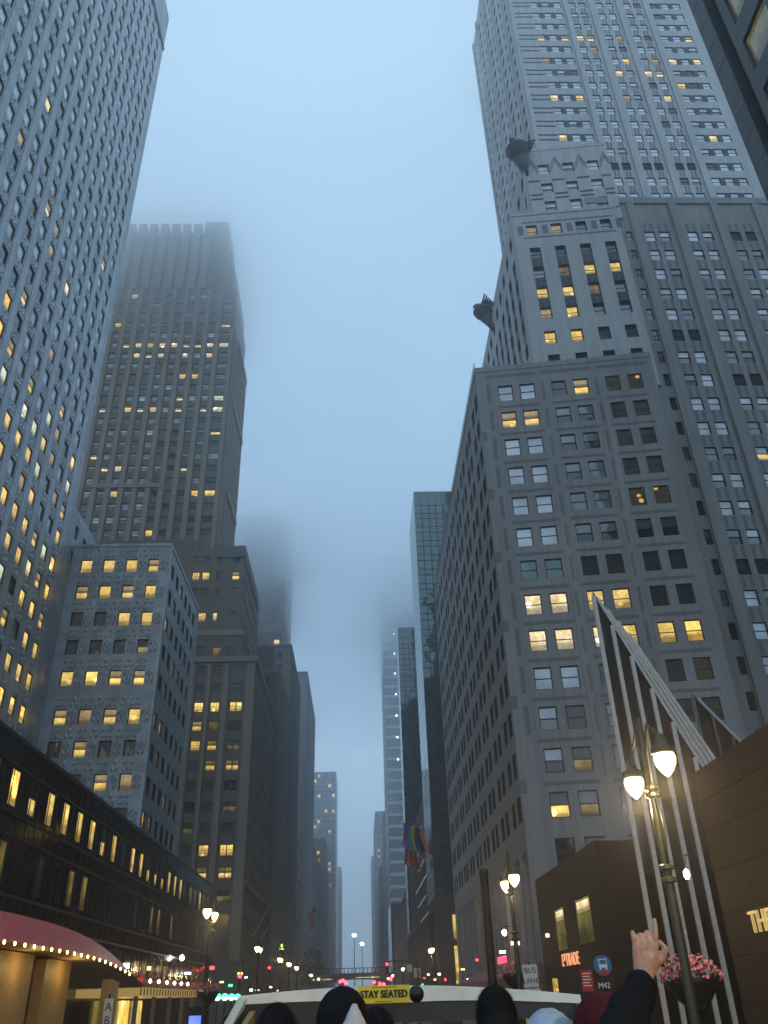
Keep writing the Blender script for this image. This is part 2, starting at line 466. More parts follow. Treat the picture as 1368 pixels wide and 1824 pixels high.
class Bld:
    def __init__(s, name, label, cat, base, limit=300):
        s.o = thing(name, label, cat, base)
        s.w = MB(); s.wins = []; s.limit = limit; s.base = base; s.extra = {}
    def facade(s, p0, d, U, Z, cols, rows, mat, depth=0.2, kind='sash', state=None, fm='frame_dark', skip=None, reveal=None):
        """one vertical wall face; u runs left to right seen from outside. cols/rows: window intervals"""
        dx, dy = d
        L = math.hypot(dx, dy); dx /= L; dy /= L
        ang = math.atan2(dy, dx)
        inx, iny = -dy, dx
        def P(u, z, k=0.0): return (p0[0] + dx * u + inx * k, p0[1] + dy * u + iny * k, z)
        W = s.w; rm = reveal or mat  # a near-black reveal puts the recess shade into the lining colour
        cols = [c for c in cols if c[0] > U[0] and c[1] < U[1]]
        rows = [r for r in rows if r[0] > Z[0] and r[1] < Z[1]]
        cols.sort(); rows.sort()
        if not cols or not rows:
            W.poly([P(U[0], Z[0]), P(U[1], Z[0]), P(U[1], Z[1]), P(U[0], Z[1])], mat); return
        u = U[0]
        for (a, b) in cols:
            W.poly([P(u, Z[0]), P(a, Z[0]), P(a, Z[1]), P(u, Z[1])], mat)
            u = b
        W.poly([P(u, Z[0]), P(U[1], Z[0]), P(U[1], Z[1]), P(u, Z[1])], mat)
        for ci, (a, b) in enumerate(cols):
            z = Z[0]
            for ri, (r0, r1) in enumerate(rows):
                W.poly([P(a, z), P(b, z), P(b, r0), P(a, r0)], mat)
                z = r1
                if skip and skip(ri, ci):
                    W.poly([P(a, r0), P(b, r0), P(b, r1), P(a, r1)], mat); continue
                W.poly([P(a, r0), P(a, r0, depth + .1), P(a, r1, depth + .1), P(a, r1)], rm)
                W.poly([P(b, r0, depth + .1), P(b, r0), P(b, r1), P(b, r1, depth + .1)], rm)
                W.poly([P(a, r0), P(b, r0), P(b, r0, depth + .1), P(a, r0, depth + .1)], rm)
                W.poly([P(a, r1, depth + .1), P(b, r1, depth + .1), P(b, r1), P(a, r1)], rm)
                st = state(ri, ci) if state else 'G'
                # windows are counted from the top row downwards in the state tables
                s.wins.append((kind, b - a, r1 - r0, P(a, r0, depth - .16), ang, st, fm))
            W.poly([P(a, z), P(b, z), P(b, Z[1]), P(a, Z[1])], mat)
    def face(s, side, c, U, Z, cols, rows, mat, **kw):
        """axis-parallel face. side '-Y': plane Y=c, cols in X; '+X': plane X=c, cols in Y; '-X': plane X=c, cols in Y"""
        if side == '-Y':
            s.facade((0, c), (1, 0), U, Z, cols, rows, mat, **kw)
        elif side == '+X':
            s.facade((c, 0), (0, 1), U, Z, cols, rows, mat, **kw)
        elif side == '-X':
            s.facade((c, 0), (0, -1), (-U[1], -U[0]), Z, [(-b, -a) for a, b in cols], rows, mat, **kw)
    def mass(s, x0, x1, y0, y1, z0, z1, mat, faces=(), roof=True, roofmat=None):
        """plain faces of a block except the sides named in faces"""
        W = s.w
        if '-Y' not in faces: W.poly([(x0, y0, z0), (x1, y0, z0), (x1, y0, z1), (x0, y0, z1)], mat)
        if '+Y' not in faces: W.poly([(x1, y1, z0), (x0, y1, z0), (x0, y1, z1), (x1, y1, z1)], mat)
        if '-X' not in faces: W.poly([(x0, y1, z0), (x0, y0, z0), (x0, y0, z1), (x0, y1, z1)], mat)
        if '+X' not in faces: W.poly([(x1, y0, z0), (x1, y1, z0), (x1, y1, z1), (x1, y0, z1)], mat)
        if roof: W.poly([(x0, y0, z1 - .01), (x1, y0, z1 - .01), (x1, y1, z1 - .01), (x0, y1, z1 - .01)], roofmat or 'dark_stone')
    def part(s, name, mb, **kw):
        return mb.build(name, s.o, loc=s.base, base=True, **kw) if False else s._part(name, mb, **kw)
    def _part(s, name, mb, smooth=False, label=None):
        b = Vector(s.base)
        mb.v = [(p[0] - b.x, p[1] - b.y, p[2] - b.z) for p in mb.v]
        o = bpy.data.objects.new(name, mb.mesh(name, smooth)); COL.objects.link(o); o.parent = s.o
        if label: o['label'] = label
        return o
    def boxpart(s, name, a, b, mat, rz=0.0, c=None):
        mb = MB(); mb.box(a, b, mat, rz, c); return s._part(name, mb)
    def piece(s, name, mesh_mb, pos, ang):
        s.extra.setdefault(name, []).append((mesh_mb, pos, ang))
    def finish(s):
        b = Vector(s.base)
        s._part('wall', s.w)
        s.wins.sort(key=lambda t: (Vector(t[3]) - CAM).length)
        rest = MB()
        for i, (kind, w_, h_, pos, ang, st, fm) in enumerate(s.wins):
            if len(st) == 2: pans = [('up', ST[st[0]]), ('low', ST[st[1]])]
            else: pans = [('all', ST[st])]
            if kind == 'curtain' and i >= s.limit: pass
            fmb = frame_mb(kind, w_, h_, fm)
            pms = [pane_mb(kind, w_, h_, a, m) for a, m in pans]
            if i < s.limit:
                o = bpy.data.objects.new('window', shared(FR, fmb, 'window')); COL.objects.link(o); o.parent = s.o
                o.location = Vector(pos) - b; o.rotation_euler = (0, 0, ang)
                for pm in pms:
                    q = bpy.data.objects.new('pane', shared(PN, pm, 'pane')); COL.objects.link(q); q.parent = o
            else:
                M = Matrix.Translation(pos) @ Matrix.Rotation(ang, 4, 'Z')
                rest.add(fmb, M)
                for pm in pms: rest.add(pm, M)
        if rest.f:
            o = s._part('window', rest); o['kind'] = 'stuff'
        for name, lst in s.extra.items():
            lst.sort(key=lambda t: (Vector(t[1]) - CAM).length)
            cache = {}
            rest = MB()
            for i, (mb, pos, ang) in enumerate(lst):
                if i < 300:
                    if id(mb) not in cache: cache[id(mb)] = mb.mesh(name)
                    o = bpy.data.objects.new(name, cache[id(mb)]); COL.objects.link(o); o.parent = s.o
                    o.location = Vector(pos) - b; o.rotation_euler = (0, 0, ang)
                else:
                    rest.add(mb, Matrix.Translation(pos) @ Matrix.Rotation(ang, 4, 'Z'))
            if rest.f:
                o = s._part(name, rest); o['kind'] = 'stuff'
        return s.o
def rep(a, w_, pitch, n):
    return [(a + pitch * i, a + pitch * i + w_) for i in range(n)]
def weighted(pairs, seed):
    r = random.Random(seed)
    keys = [k for k, _ in pairs]; ws = [x for _, x in pairs]
    return lambda ri, ci: r.choices(keys, ws)[0]

# ------------------------------------------------------------------ the setting
mb = MB(); mb.poly([(-400, -300, -0.05), (400, -300, -0.05), (400, 1300, -0.05), (-400, 1300, -0.05)], 'pavement_stone'); struct('ground', mb)
mb = MB(); mb.poly([(-9.0, -60, 0.0), (6.2, -60, 0.0), (6.2, 1300, 0.0), (-9.0, 1300, 0.0)], 'road_asphalt')
mb.poly([(-60, 132, 0.001), (-9.0, 132, 0.001), (-9.0, 152, 0.001), (-60, 152, 0.001)], 'road_asphalt')
mb.poly([(6.2, 133, 0.001), (90, 133, 0.001), (90, 152, 0.001), (6.2, 152, 0.001)], 'road_asphalt'); struct('road', mb)
flat_mat('line_paint', (0.62, 0.60, 0.55), rough=0.6)
flat_mat('lane_red', (0.18, 0.05, 0.04), rough=0.5)
for nm, x0, x1 in (('pavement_left', -18.6, -9.0), ('pavement_right', 6.2, 14.4)):
    mb = MB()
    for y0, y1 in ((-60, 132), (153, 900)):
        mb.box((x0, y0, -0.04), (x1, y1, 0.15), 'pavement_stone')
    o = struct(nm, mb)
    kb = MB()
    xk = x1 if x0 < 0 else x0
    for y0, y1 in ((-60, 132), (153, 900)):
        kb.box((xk - (0.0 if x0 < 0 else .18), y0, -0.03), (xk + (0.18 if x0 < 0 else 0), y1, 0.16), 'bridge_stone')
    k = bpy.data.objects.new('kerb', kb.mesh('kerb')); COL.objects.link(k); k.parent = o
mk = MB()
for y in range(-20, 320, 9):
    for x in (-4.6, 2.6): mk.poly([(x - .06, y, .004), (x + .06, y, .004), (x + .06, y + 3, .004), (x - .06, y + 3, .004)], 'line_paint')
for x in (-1.1, -0.8): mk.poly([(x - .05, -20, .004), (x + .05, -20, .004), (x + .05, 128, .004), (x - .05, 128, .004)], 'line_paint')
for x in range(-8, 6, 1): mk.poly([(x - .25, 128.5, .004), (x + .25, 128.5, .004), (x + .25, 131.5, .004), (x - .25, 131.5, .004)], 'line_paint')
struct('road_markings', mk)

# ------------------------------------------------------------------ pale brick skyscraper (right)
ch = Bld('skyscraper', 'pale grey brick skyscraper with stepped setbacks and metal eagles at its corners', 'skyscraper', (40, 95, 0))
E0 = (14.0, 72.35); ED = (20.0, -2.75)
P1 = (33.5, 69.67)
ROWB = [(z - 2.12, z) for z in [63.1 - 3.695 * i for i in range(14)]]
ECOL = [(2.3, 3.93), (4.73, 6.4), (8.25, 9.86), (10.65, 12.3), (14.2, 15.75), (16.65, 18.2)]
ETAB = ["B|B|G|ML|O|O", "MS|MS|CG|CG|C|C", "B|B|CG|CG|C|C", "B|B|CG|C|C|C", "B|B|C|C|O|O", "B|B|CG|CG|CG|CG", "T|T|K|K|K|K",
        "P|P|S|S|K|K", "P|P|P|S|S|L", "B|B|G|G|C|O", "BC|G|C|C|C|C", "BG|GD|C|C|C|C", "GL|CD|C|C|C|C", "G|G|G|G|G|G"]
ch.facade(E0, ED, (0, 19.68), (0, 65.6), ECOL, ROWB, 'pale_brick', kind='sash', reveal='frame_dark', depth=.14,
          state=lambda ri, ci: ETAB[13 - ri].split('|')[ci])
# south front of the base, pairs of windows
SC = []
for k in range(9): SC += [(73.15 + 6.62 * k, 74.9 + 6.62 * k), (75.9 + 6.62 * k, 77.65 + 6.62 * k)]
SC = [(a, b) for a, b in SC if b < 131]
rr = random.Random(5)
ch.face('-X', 14.0, (72.35, 132.0), (14.7, 65.6), SC, ROWB[:13], 'pale_brick', kind='sash', depth=.25, reveal='frame_dark',
        state=lambda ri, ci: rr.choices(['B', 'BC', 'G', 'CG', 'S', 'C'], [4, 2, 3, 3, .25, 3])[0])
# ground storeys: tall bays between stone pilasters
ch.face('-X', 14.0, (72.35, 132.0), (0, 14.7), [(73.3 + 3.31 * k, 75.7 + 3.31 * k) for k in range(17)], [(5.4, 14.2)], 'pale_brick', kind='sash', depth=.4,
        state=weighted([('G', 5), ('C', 3), ('D', 2)], 8), fm='frame_grey')
W = ch.w
W.poly([(14, 72.35, 65.6), P1 + (65.6,), (33.5, 132, 65.6), (14, 132, 65.6)], 'grey_brick')
W.poly([(P1[0], P1[1], 0), (33.5, 77.2, 0), (33.5, 77.2, 65.6), (P1[0], P1[1], 65.6)], 'pale_brick')
W.poly([(90, 132, 0), (14, 132, 0), (14, 132, 65.6), (90, 132, 65.6)], 'pale_brick')
# recessed court front
MROW = [(z - 1.9, z) for z in [94.75 - 3.66 * i for i in range(24)] if z > 14]
MC = [(38.05, 38.85)]
for k in range(7): MC += [(40.65 + 6.05 * k, 42.1 + 6.05 * k), (42.75 + 6.05 * k, 44.2 + 6.05 * k)]
r2 = random.Random(11)
def mst(ri, ci):
    if ci == 0: return r2.choice(['C', 'G', 'CG', 'K'])
    if (ri * 7 + (ci - 1) // 2 * 5) % 9 == 2: return 'K'
    return r2.choices(['B', 'BC', 'CG', 'S', 'BS', 'C'], [6, 3, 3, .35, .5, 1.5])[0]
ch.face('-Y', 77.2, (33.5, 90), (0, 100.5), MC, MROW, 'pale_brick', state=mst, depth=.13, reveal='frame_dark')
for k in range(7):
    # stained brick aprons between the paired windows
    for a, b in MC[1 + 2 * k:3 + 2 * k]:
        for (z0, z1) in MROW:
            if z0 > 20 and a < 75:
                ap = FR.setdefault(('apron',), [MB(), None])[0]
                if not ap.f: ap.box((0, -.006, 0), (.42, .02, 1.5), 'grey_brick'); ap.box((.95, -.006, 0), (1.37, .02, 1.5), 'grey_brick')
                ch.piece('brick_apron', ap, (a + .04, 77.2, z1 + .14), 0.0)
    x = 39.55 + 6.05 * k
    pm = MB(); pm.box((x - .55, 76.85, 12), (x + .55, 77.25, 100.2), 'pale_brick'); ch._part('pier', pm)
W.poly([(33.5, 77.2, 100.5), (90, 77.2, 100.5), (90, 132, 100.5), (33.5, 132, 100.5)], 'grey_brick')
W.poly([(33.5, 132, 65.6), (33.5, 77.2, 65.6), (33.5, 77.2, 100.5), (33.5, 132, 100.5)], 'pale_brick')
pm = MB(); pm.box((33.4, 76.95, 100.4), (90, 78.4, 101.6), 'pale_brick'); ch._part('parapet', pm)
# second stage: recessed window strips
C2 = (22.2, 76.5); D2 = (20.0, -2.2); L2 = 14.3
ang2 = math.atan2(D2[1], D2[0])
S2C = [(1.75 + 3.33 * k, 3.2 + 3.33 * k) for k in range(4)]
r3 = random.Random(4)
TAB2 = ["M|M|C|C", "G|G|G|G", "C|D|S|S", "S|S|D|C", "M|S|C|C", "S|S|C|C", "KL|KL|G|C"]
R2 = [(92.8, 94.8)] + [(z - 2.05, z) for z in (90.4, 86.75, 83.1, 79.45)] + [(73.3, 75.4), (69.4, 71.5)]
R2s = sorted(R2)
ch.facade(C2, D2, (0, L2), (65.6, 97.0), S2C, R2, 'white_brick', depth=.35, reveal='frame_dark', state=lambda ri, ci: TAB2[6 - ri].split('|')[ci])
for (a, b) in S2C:
    for z0, z1 in zip((79.5, 83.15, 86.8), (81.0, 84.65, 88.3)):
        pass
    for z1 in (88.35, 84.7, 81.05):
        u = a; ux, uy = D2[0] / math.hypot(*D2), D2[1] / math.hypot(*D2)
        ap = FR.setdefault(('spandrel',), [MB(), None])[0]
        if not ap.f:
            ap.box((0, -.012, -1.6), (1.45, .03, 0), 'dark_panel')
            for q in range(-2, 3):
                ap.tube([(0.72, -.03, -1.4), (.72 + q * .16, -.03, -.5 - abs(q) * .1)], .02, 'frame_grey', n=4)
        ch.piece('spandrel', ap, (C2[0] + ux * u, C2[1] + uy * u, z1 + 1.6 - 1.6), ang2)
S2S = [(78.3 + 3.3 * k, 79.75 + 3.3 * k) for k in range(15)]
ch.face('-X', 22.2, (76.5, 128.0), (65.6, 97.0), S2S, R2, 'white_brick', depth=.3, reveal='frame_dark', state=weighted([('B', 6), ('BC', 3), ('G', 2)], 3))
for (a, b) in S2S[:8]:
    sp = MB(); sp.box((22.19, a + .05, 74.9), (22.3, b - .05, 91.0), 'dark_panel'); 
    for z1 in (88.35, 84.7, 81.05, 77.4):
        q = MB(); q.box((22.188, a + .02, z1 - 1.5), (22.25, b - .02, z1), 'dark_panel'); ch._part('spandrel', q)
e2 = (C2[0] + D2[0] / math.hypot(*D2) * L2, C2[1] + D2[1] / math.hypot(*D2) * L2)
W.poly([(22.2, 76.5, 97), e2 + (97,), (e2[0], 128, 97), (22.2, 128, 97)], 'grey_brick')
W.poly([e2 + (65.6,), (e2[0], 128, 65.6), (e2[0], 128, 97), e2 + (97,)], 'white_brick')
W.poly([(e2[0], 128, 65.6), (22.2, 128, 65.6), (22.2, 128, 97), (e2[0], 128, 97)], 'white_brick')
# third stage with zigzag brickwork
C3 = (25.8, 78.0); L3 = 12.2; ux, uy = math.cos(ang2), math.sin(ang2)
R3 = [(107.7, 109.75), (103.5, 105.55), (99.6, 101.65)]
S3C = [(1.9 + 3.6 * k, 3.5 + 3.6 * k) for k in range(3)]
ch.facade(C3, (ux, uy), (0, L3), (97, 113.2), S3C, R3, 'white_brick', depth=.25, reveal='frame_dark', state=weighted([('B', 5), ('BC', 2)], 2))
ch.face('-X', 25.8, (78, 112), (97, 113.2), [(79.8 + 3.4 * k, 81.2 + 3.4 * k) for k in range(9)], R3, 'white_brick', depth=.25, reveal='frame_dark', state=weighted([('B', 5), ('G', 2)], 2))
e3 = (C3[0] + ux * L3, C3[1] + uy * L3)
W.poly([C3 + (113.2,), e3 + (113.2,), (e3[0], 112, 113.2), (25.8, 112, 113.2)], 'grey_brick')
W.poly([e3 + (97,), (e3[0], 112, 97), (e3[0], 112, 113.2), e3 + (113.2,)], 'white_brick')
W.poly([(e3[0], 112, 97), (25.8, 112, 97), (25.8, 112, 113.2), (e3[0], 112, 113.2)], 'white_brick')
def onface(C, a, u, k, z):
    return (C[0] + math.cos(a) * u - math.sin(a) * k, C[1] + math.sin(a) * u + math.cos(a) * k, z)
def facebar(name, C, a, u0, u1, z0, z1, t, mat):
    q = MB(); P = []
    for z in (z0, z1):
        P += [onface(C, a, u0, -t, z), onface(C, a, u1, -t, z), onface(C, a, u1, .05, z), onface(C, a, u0, .05, z)]
    q.hexa(P, mat); return ch._part(name, q)
def zig(C, a, uc, z, hw, hh, t, mat):
    q = MB()
    for s_ in (-1, 1):
        P = []
        for k in (-t, .02):
            P.append([onface(C, a, uc + s_ * hw, k, z), onface(C, a, uc + s_ * hw, k, z + .35), onface(C, a, uc, k, z + hh + .35), onface(C, a, uc, k, z + hh)])
        A, B = P
        for i in range(4):
            j = (i + 1) % 4
            q.poly([A[i], A[j], B[j], B[i]], mat)
        q.poly(A if s_ > 0 else A[::-1], mat)
    return ch._part('zigzag_band', q)
for k in range(4):
    uc = 0.9 + 3.6 * k
    for dz in (0, .8): zig(C3, ang2, uc, 108.0 + dz, .85, 2.3, .05 + .01 * dz, 'grey_brick')
for z in (106.0, 103.0, 102.1, 99.1):
    for u0, u1 in ((.1, 1.85), (3.55, 5.45), (7.15, 9.05), (10.75, 12.1)):
        facebar('brick_band', C3, ang2, u0, u1, z, z + .38, .012, 'dark_panel')
facebar('parapet', C3, ang2, -.05, L3 + .1, 113.0, 113.5, .06, 'white_brick')
facebar('parapet', C2, ang2, -.1, L2 + .1, 96.8, 97.3, .1, 'white_brick')
for z in (95.2, 92.2): facebar('brick_band', C2, ang2, 1.2, 13.6, z, z + .3, .012, 'grey_brick')
for k in range(5):
    u = .55 + 3.33 * k
    facebar('brick_panel', C2, ang2, u, u + .75, 93.0, 94.7, .01, 'grey_brick')
AE = math.atan2(ED[1], ED[0])
# dark brick banding on the base
for i, (z0, z1) in enumerate(ROWB[:12]):
    for u0, u1 in ((2.0, 6.7), (7.95, 12.6), (13.9, 18.5)):
        facebar('brick_band', E0, AE, u0, u1, z0 - 1.05, z0 - .72, .008, 'grey_brick')
    if i < 11:
        facebar('brick_band', E0, AE, 1.05, 1.45, z0 - .3, z1 + .25, .008, 'grey_brick')
    for u in (7.15, 13.05): facebar('brick_band', E0, AE, u, u + .3, z0 - .4, z1 + .1, .008, 'stain_brick')
    if i % 2: facebar('brick_band', E0, AE, .02, .55, z0 - 1.6, z0 - .4, .009, 'grey_brick')
facebar('parapet', E0, AE, -.06, 19.7, 65.3, 66.0, .07, 'pale_brick')
q = MB(); q.box((13.93, 72.5, 65.3), (14.3, 132, 66.0), 'pale_brick'); ch._part('parapet', q)
for k in range(3): facebar('brick_band', E0, AE, 1.2 + 6.2 * k, 6.6 + 6.2 * k, 64.3, 64.75, .01, 'grey_brick')
q = MB()
for k in range(30): q.tube([(14.1, 73 + 1.9 * k, 65.9), (14.1, 73 + 1.9 * k, 67.0)], .03, 'frame_dark', n=5)
q.tube([(14.1, 73, 67.3), (14.1, 128, 67.3)], .04, 'frame_dark', n=5); q.tube([(14.1, 73, 66.8), (14.1, 128, 66.8)], .03, 'frame_dark', n=5)
ch._part('roof_railing', q)
# tower
TR = [(z - 1.85, z) for z in [126.26 + 3.66 * i for i in range(-6, 21)]]
TC = [(34.4, 35.85), (36.6, 38.05), (38.8, 40.25)] + [(41.7, 43.1), (43.6, 45.0), (47.0, 48.4), (48.9, 50.3), (52.3, 53.7), (54.2, 55.6)] + [(57.4, 58.85), (59.6, 61.05), (61.8, 63.25)]
TC = sorted(TC)
r6 = random.Random(9)
def tst(ri, ci):
    z = TR[ri][1]
    if abs(z - (126.26 - 7.32)) < .1 and 3 <= ci <= 8: return 'K'
    if abs(z - 126.26) < .1: return r6.choice(['P', 'B', 'B', 'S'] if ci < 6 else ['B', 'P'])
    lit = {4: .35, 5: .1, 3: .0, 6: .4, 7: .45, 9: .3, 10: .25, 2: .0, 8: .1}.get(int(round((z - 111.6) / 3.66)) - 3, 0.04)
    if r6.random() < lit * .7: return r6.choice(['P', 'M', 'MP', 'S'])
    return r6.choices(['B', 'BC', 'G'], [8, 2, 1])[0]
ch.face('-Y', 84.0, (30.3, 67.0), (97, 204), TC, TR, 'white_brick', state=tst, depth=.11, reveal='frame_dark')
ch.face('-X', 30.3, (84.0, 115.0), (97, 204), rep(85.6, 1.45, 3.35, 9), TR, 'white_brick', state=weighted([('B', 6), ('BC', 3), ('G', 2)], 13), depth=.16, reveal='frame_dark')
ch.mass(30.3, 67.0, 84, 115, 97, 204, 'white_brick', faces=('-Y', '-X'))
for x in (41.1, 46.0, 51.3, 56.5): 
    q = MB(); q.box((x - .45, 83.6, 100), (x + .45, 84.05, 204), 'white_brick'); ch._part('pier', q)
for y in (84.8, 88.35, 95.05, 101.75, 108.4, 113.6):
    q = MB(); q.box((30.0, y - .42, 97.2), (30.35, y + .42, 204), 'white_brick'); ch._part('pier', q)
apd = MB(); apd.box((0, -.01, 0), (.73, .03, 1.85), 'dark_panel')
apl = MB(); apl.box((0, -.008, 0), (3.3, .03, .42), 'dark_panel'); apl.box((0, -.008, 1.25), (3.3, .03, 1.67), 'dark_panel')
app = MB(); app.box((.3, -.008, 0), (.62, .03, 1.55), 'stain_brick'); app.box((.85, -.008, 0), (1.17, .03, 1.55), 'grey_brick')
for z0, z1 in TR:
    for a in (35.86, 38.06, 58.86, 61.06): ch.piece('brick_panel', apd, (a, 84.0, z0), 0.0)
    ch.piece('brick_band', apl, (31.0, 84.0, z0 + .1), 0.0)
    for a in (41.7, 43.6, 47.0, 48.9, 52.3, 54.2):
        ch.piece('brick_apron', app, (a, 84.0, z1 + .12), 0.0)
# metal eagles: domed cap on a bracket with swept wings
wall_mat('eagle_steel', (0.07, 0.07, 0.072), var=0.2, streak=0.2, rough=0.5, metal=0.5)
def eagle(pos, out, wing_dirs, s_=1.0):
    """bracket, domed cap, beaked head and fans of feathers"""
    x, y, z = pos; ox, oy = out
    O = Vector((x, y, z)); D = Vector((ox, oy, 0)); b0 = Vector(ch.base)
    def at(k, h): return tuple(O + D * (k * s_) + Vector((0, 0, h * s_)))
    q = MB()
    q.tube([at(-.3, -4.8), at(.2, -3.2), at(.8, -1.5)], [.35 * s_, .7 * s_, 1.25 * s_], 'eagle_steel', n=14)
    c = at(1.3, 0)
    q.lathe([(0.3 * s_, -1.7 * s_), (1.0 * s_, -1.45 * s_), (1.5 * s_, -.95 * s_), (1.75 * s_, -.25 * s_), (1.86 * s_, -.2 * s_), (1.86 * s_, .05 * s_), (1.7 * s_, .1 * s_), (1.55 * s_, .45 * s_), (1.0 * s_, .85 * s_), (.45 * s_, 1.05 * s_), (.1 * s_, 1.1 * s_)], 'eagle_steel', c, n=24)
    body = ch._part('eagle', q, smooth=True)
    h = MB()
    h.tube([at(1.2, .7), at(1.9, 1.3), at(2.5, 1.35), at(2.95, 1.15), at(3.15, .8)], [.75 * s_, .62 * s_, .48 * s_, .24 * s_, .04 * s_], 'eagle_steel', n=10)
    h.tube([at(2.0, 1.75), at(2.45, 1.62)], [.12 * s_, .2 * s_], 'eagle_steel', n=6)
    h.v = [tuple(Vector(p) - b0) for p in h.v]; child_('head', h, body)
    for (wx, wy, wz, wl) in wing_dirs:
        wv = Vector((wx, wy, wz)).normalized()
        for k in range(6):
            root = O + D * ((1.9 - .28 * k) * s_) + Vector((0, 0, .8 * s_))
            dv = (wv - D * (.10 * k)).normalized()
            L = wl * (1 - .1 * k) * s_
            side = (-D - Vector((0, 0, .3))).normalized() * (.5 * s_)
            th = dv.cross(side).normalized() * (.07 + .03 * (k % 2)) * s_
            tip = root + dv * L
            g = MB(); P = [root - th, tip - th, tip + side * .55 - dv * .3 * s_ - th, root + side - th, root + th, tip + th, tip + side * .55 - dv * .3 * s_ + th, root + side + th]
            g.hexa([p - b0 for p in P], 'eagle_steel'); child_('feather', g, body)
def child_(name, q, parent):
    c = bpy.data.objects.new(name, q.mesh(name)); COL.objects.link(c); c.parent = parent; return c
q2 = .7071
eagle((25.7, 77.9, 112.2), (-q2, -q2), ((1.0, -.35, -.05, 3.3), (-.5, 1.0, .05, 2.4)), .95)
eagle((22.1, 96.5, 98.6), (-1, 0), ((.55, .3, 1.0, 4.6), (.3, -.7, .7, 3.0)), .85)
q = MB(); q.tube([(25.55, 77.7, 108.8), (24.75, 77.5, 101.5), (24.55, 77.5, 97.6)], .09, 'white_brick', n=6); ch._part('drain_pipe', q)
q = MB(); q.tube([(25.75, 77.95, 108.8), (25.1, 77.5, 101.5), (24.95, 77.5, 97.6)], .07, 'white_brick', n=6); ch._part('drain_pipe', q)
ch.finish()

# ------------------------------------------------------------------ embossed steel office tower (left)
so = Bld('office_tower', 'stainless steel office tower with embossed panels above a black glass podium', 'office tower', (-45, 75, 0))
XT = -36.5
TCOL = [(91.9 - 3.13 * k, 91.9 - 3.13 * k + 1.5) for k in range(20) if 91.9 - 3.13 * k > 33]
TCOL = sorted([(a - .15, b - .15) for a, b in TCOL])
TCOL = [(a, b) for a, b in TCOL if b < 92.2]
TROW = [(z - 1.95, z) for z in [51.17 + 3.68 * k for k in range(-8, 32)]]
r5 = random.Random(21)
def sst(ri, ci):
    z = TROW[ri][1]
    p = .5 if z < 36 else .82 if z < 60 else .45 if z < 72 else .10 if z < 92 else .03 if z < 112 else .01
    if r5.random() < p: return r5.choice(['S', 'P', 'S', 'M', 'MS', 'F', 'L'] if z < 70 else ['P', 'M', 'MP'])
    return r5.choices(['B', 'G', 'T', 'C'], [9, 1.5, 2, 1] if z > 62 else [2, 3, 1, 5])[0]
so.face('+X', XT, (30, 92.9), (16, 176), TCOL, TROW, 'steel_panel', depth=.12, kind='plain', state=sst, reveal='frame_dark')  # black jambs stand in for shadow inside the window recesses
so.mass(-64, XT, 30, 92.9, 0, 176, 'steel_panel', faces=('+X',))
# lower shoulder
so.face('+X', XT, (92.9, 102.5), (16, 60.5), [(94.2, 95.6), (97.6, 99.0)], [(z - 1.95, z) for z in (54.9, 58.5)], 'steel_panel', kind='plain', depth=.3, state=lambda r, c: 'B')
so.mass(-64, XT, 92.9, 102.5, 0, 60.5, 'steel_panel', faces=('+X',))
# wing
WX = [(-35.3 + 2.87 * k, -33.85 + 2.87 * k) for k in range(4)]
WZ = [53.8, 50.1, 46.4, 42.7, 38.8, 34.1, 30.35, 26.6, 22.9]
WR = [(z - 1.86, z) for z in WZ]
WT = ["S|S|S|MS", "MS|S|MS|S", "C|C|S|S", "C|C|C|CM", "S|L|ML|ML", "MS|M|MS|S", "C|MS|C|C", "C|C|MS|M", "C|C|C|C"]
so.face('-Y', 95.1, (-36.5, -24), (16, 55.7), WX, WR, 'steel_panel', kind='plain', depth=.28, state=lambda ri, ci: WT[8 - ri].split('|')[ci], reveal='frame_dark')
so.face('+X', -24, (95.1, 115.7), (16, 55.7), rep(96.7, 1.5, 3.1, 6), WR, 'steel_panel', kind='plain', depth=.25, state=weighted([('B', 2), ('M', 2.5), ('S', 1.5), ('C', 3)], 17), reveal='frame_dark')
so.mass(-60, -24, 95.1, 115.7, 0, 55.7, 'steel_panel', faces=('-Y', '+X'))
q = MB(); q.box((-36.6, 94.98, 55.6), (-23.88, 115.8, 56.0), 'steel_pier'); so._part('parapet', q)
q = MB(); q.box((-36.42, 30, 164.6), (-36.3, 92.95, 165.6), 'frame_dark'); so._part('louver_band', q)
# embossed pressed panels: raised pyramids, three patterns
def panel(w_, h_, pts, mat='steel_panel'):
    q = MB(); d = .0
    q.box((0.0, -.02, 0.0), (w_, .01, h_), mat)
    for (cx, cz, hw, hh, dep, tilt) in pts:
        cx *= w_; cz *= h_; hw *= w_; hh *= h_
        co, si = math.cos(tilt), math.sin(tilt)
        c4 = [(-hw, 0), (0, -hh), (hw, 0), (0, hh)]
        P = [(cx + a * co - b * si, -.021, cz + a * si + b * co) for a, b in c4]
        ap = (cx + hw * .25, -.021 - dep, cz - hh * .1)
        for i in range(4): q.poly([P[i], P[(i + 1) % 4], ap], 'steel_relief_lit')
    return q
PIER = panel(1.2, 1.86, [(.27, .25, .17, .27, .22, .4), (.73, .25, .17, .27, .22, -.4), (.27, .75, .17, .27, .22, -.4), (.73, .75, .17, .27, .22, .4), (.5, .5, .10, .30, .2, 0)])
SPAN = panel(1.45, 1.5, [(.2, .22, .16, .17, .18, .3), (.5, .28, .13, .27, .2, 0), (.8, .22, .16, .17, .18, -.5), (.22, .72, .17, .17, .18, .9), (.5, .76, .12, .2, .16, .2), (.79, .72, .17, .16, .18, -.7)])
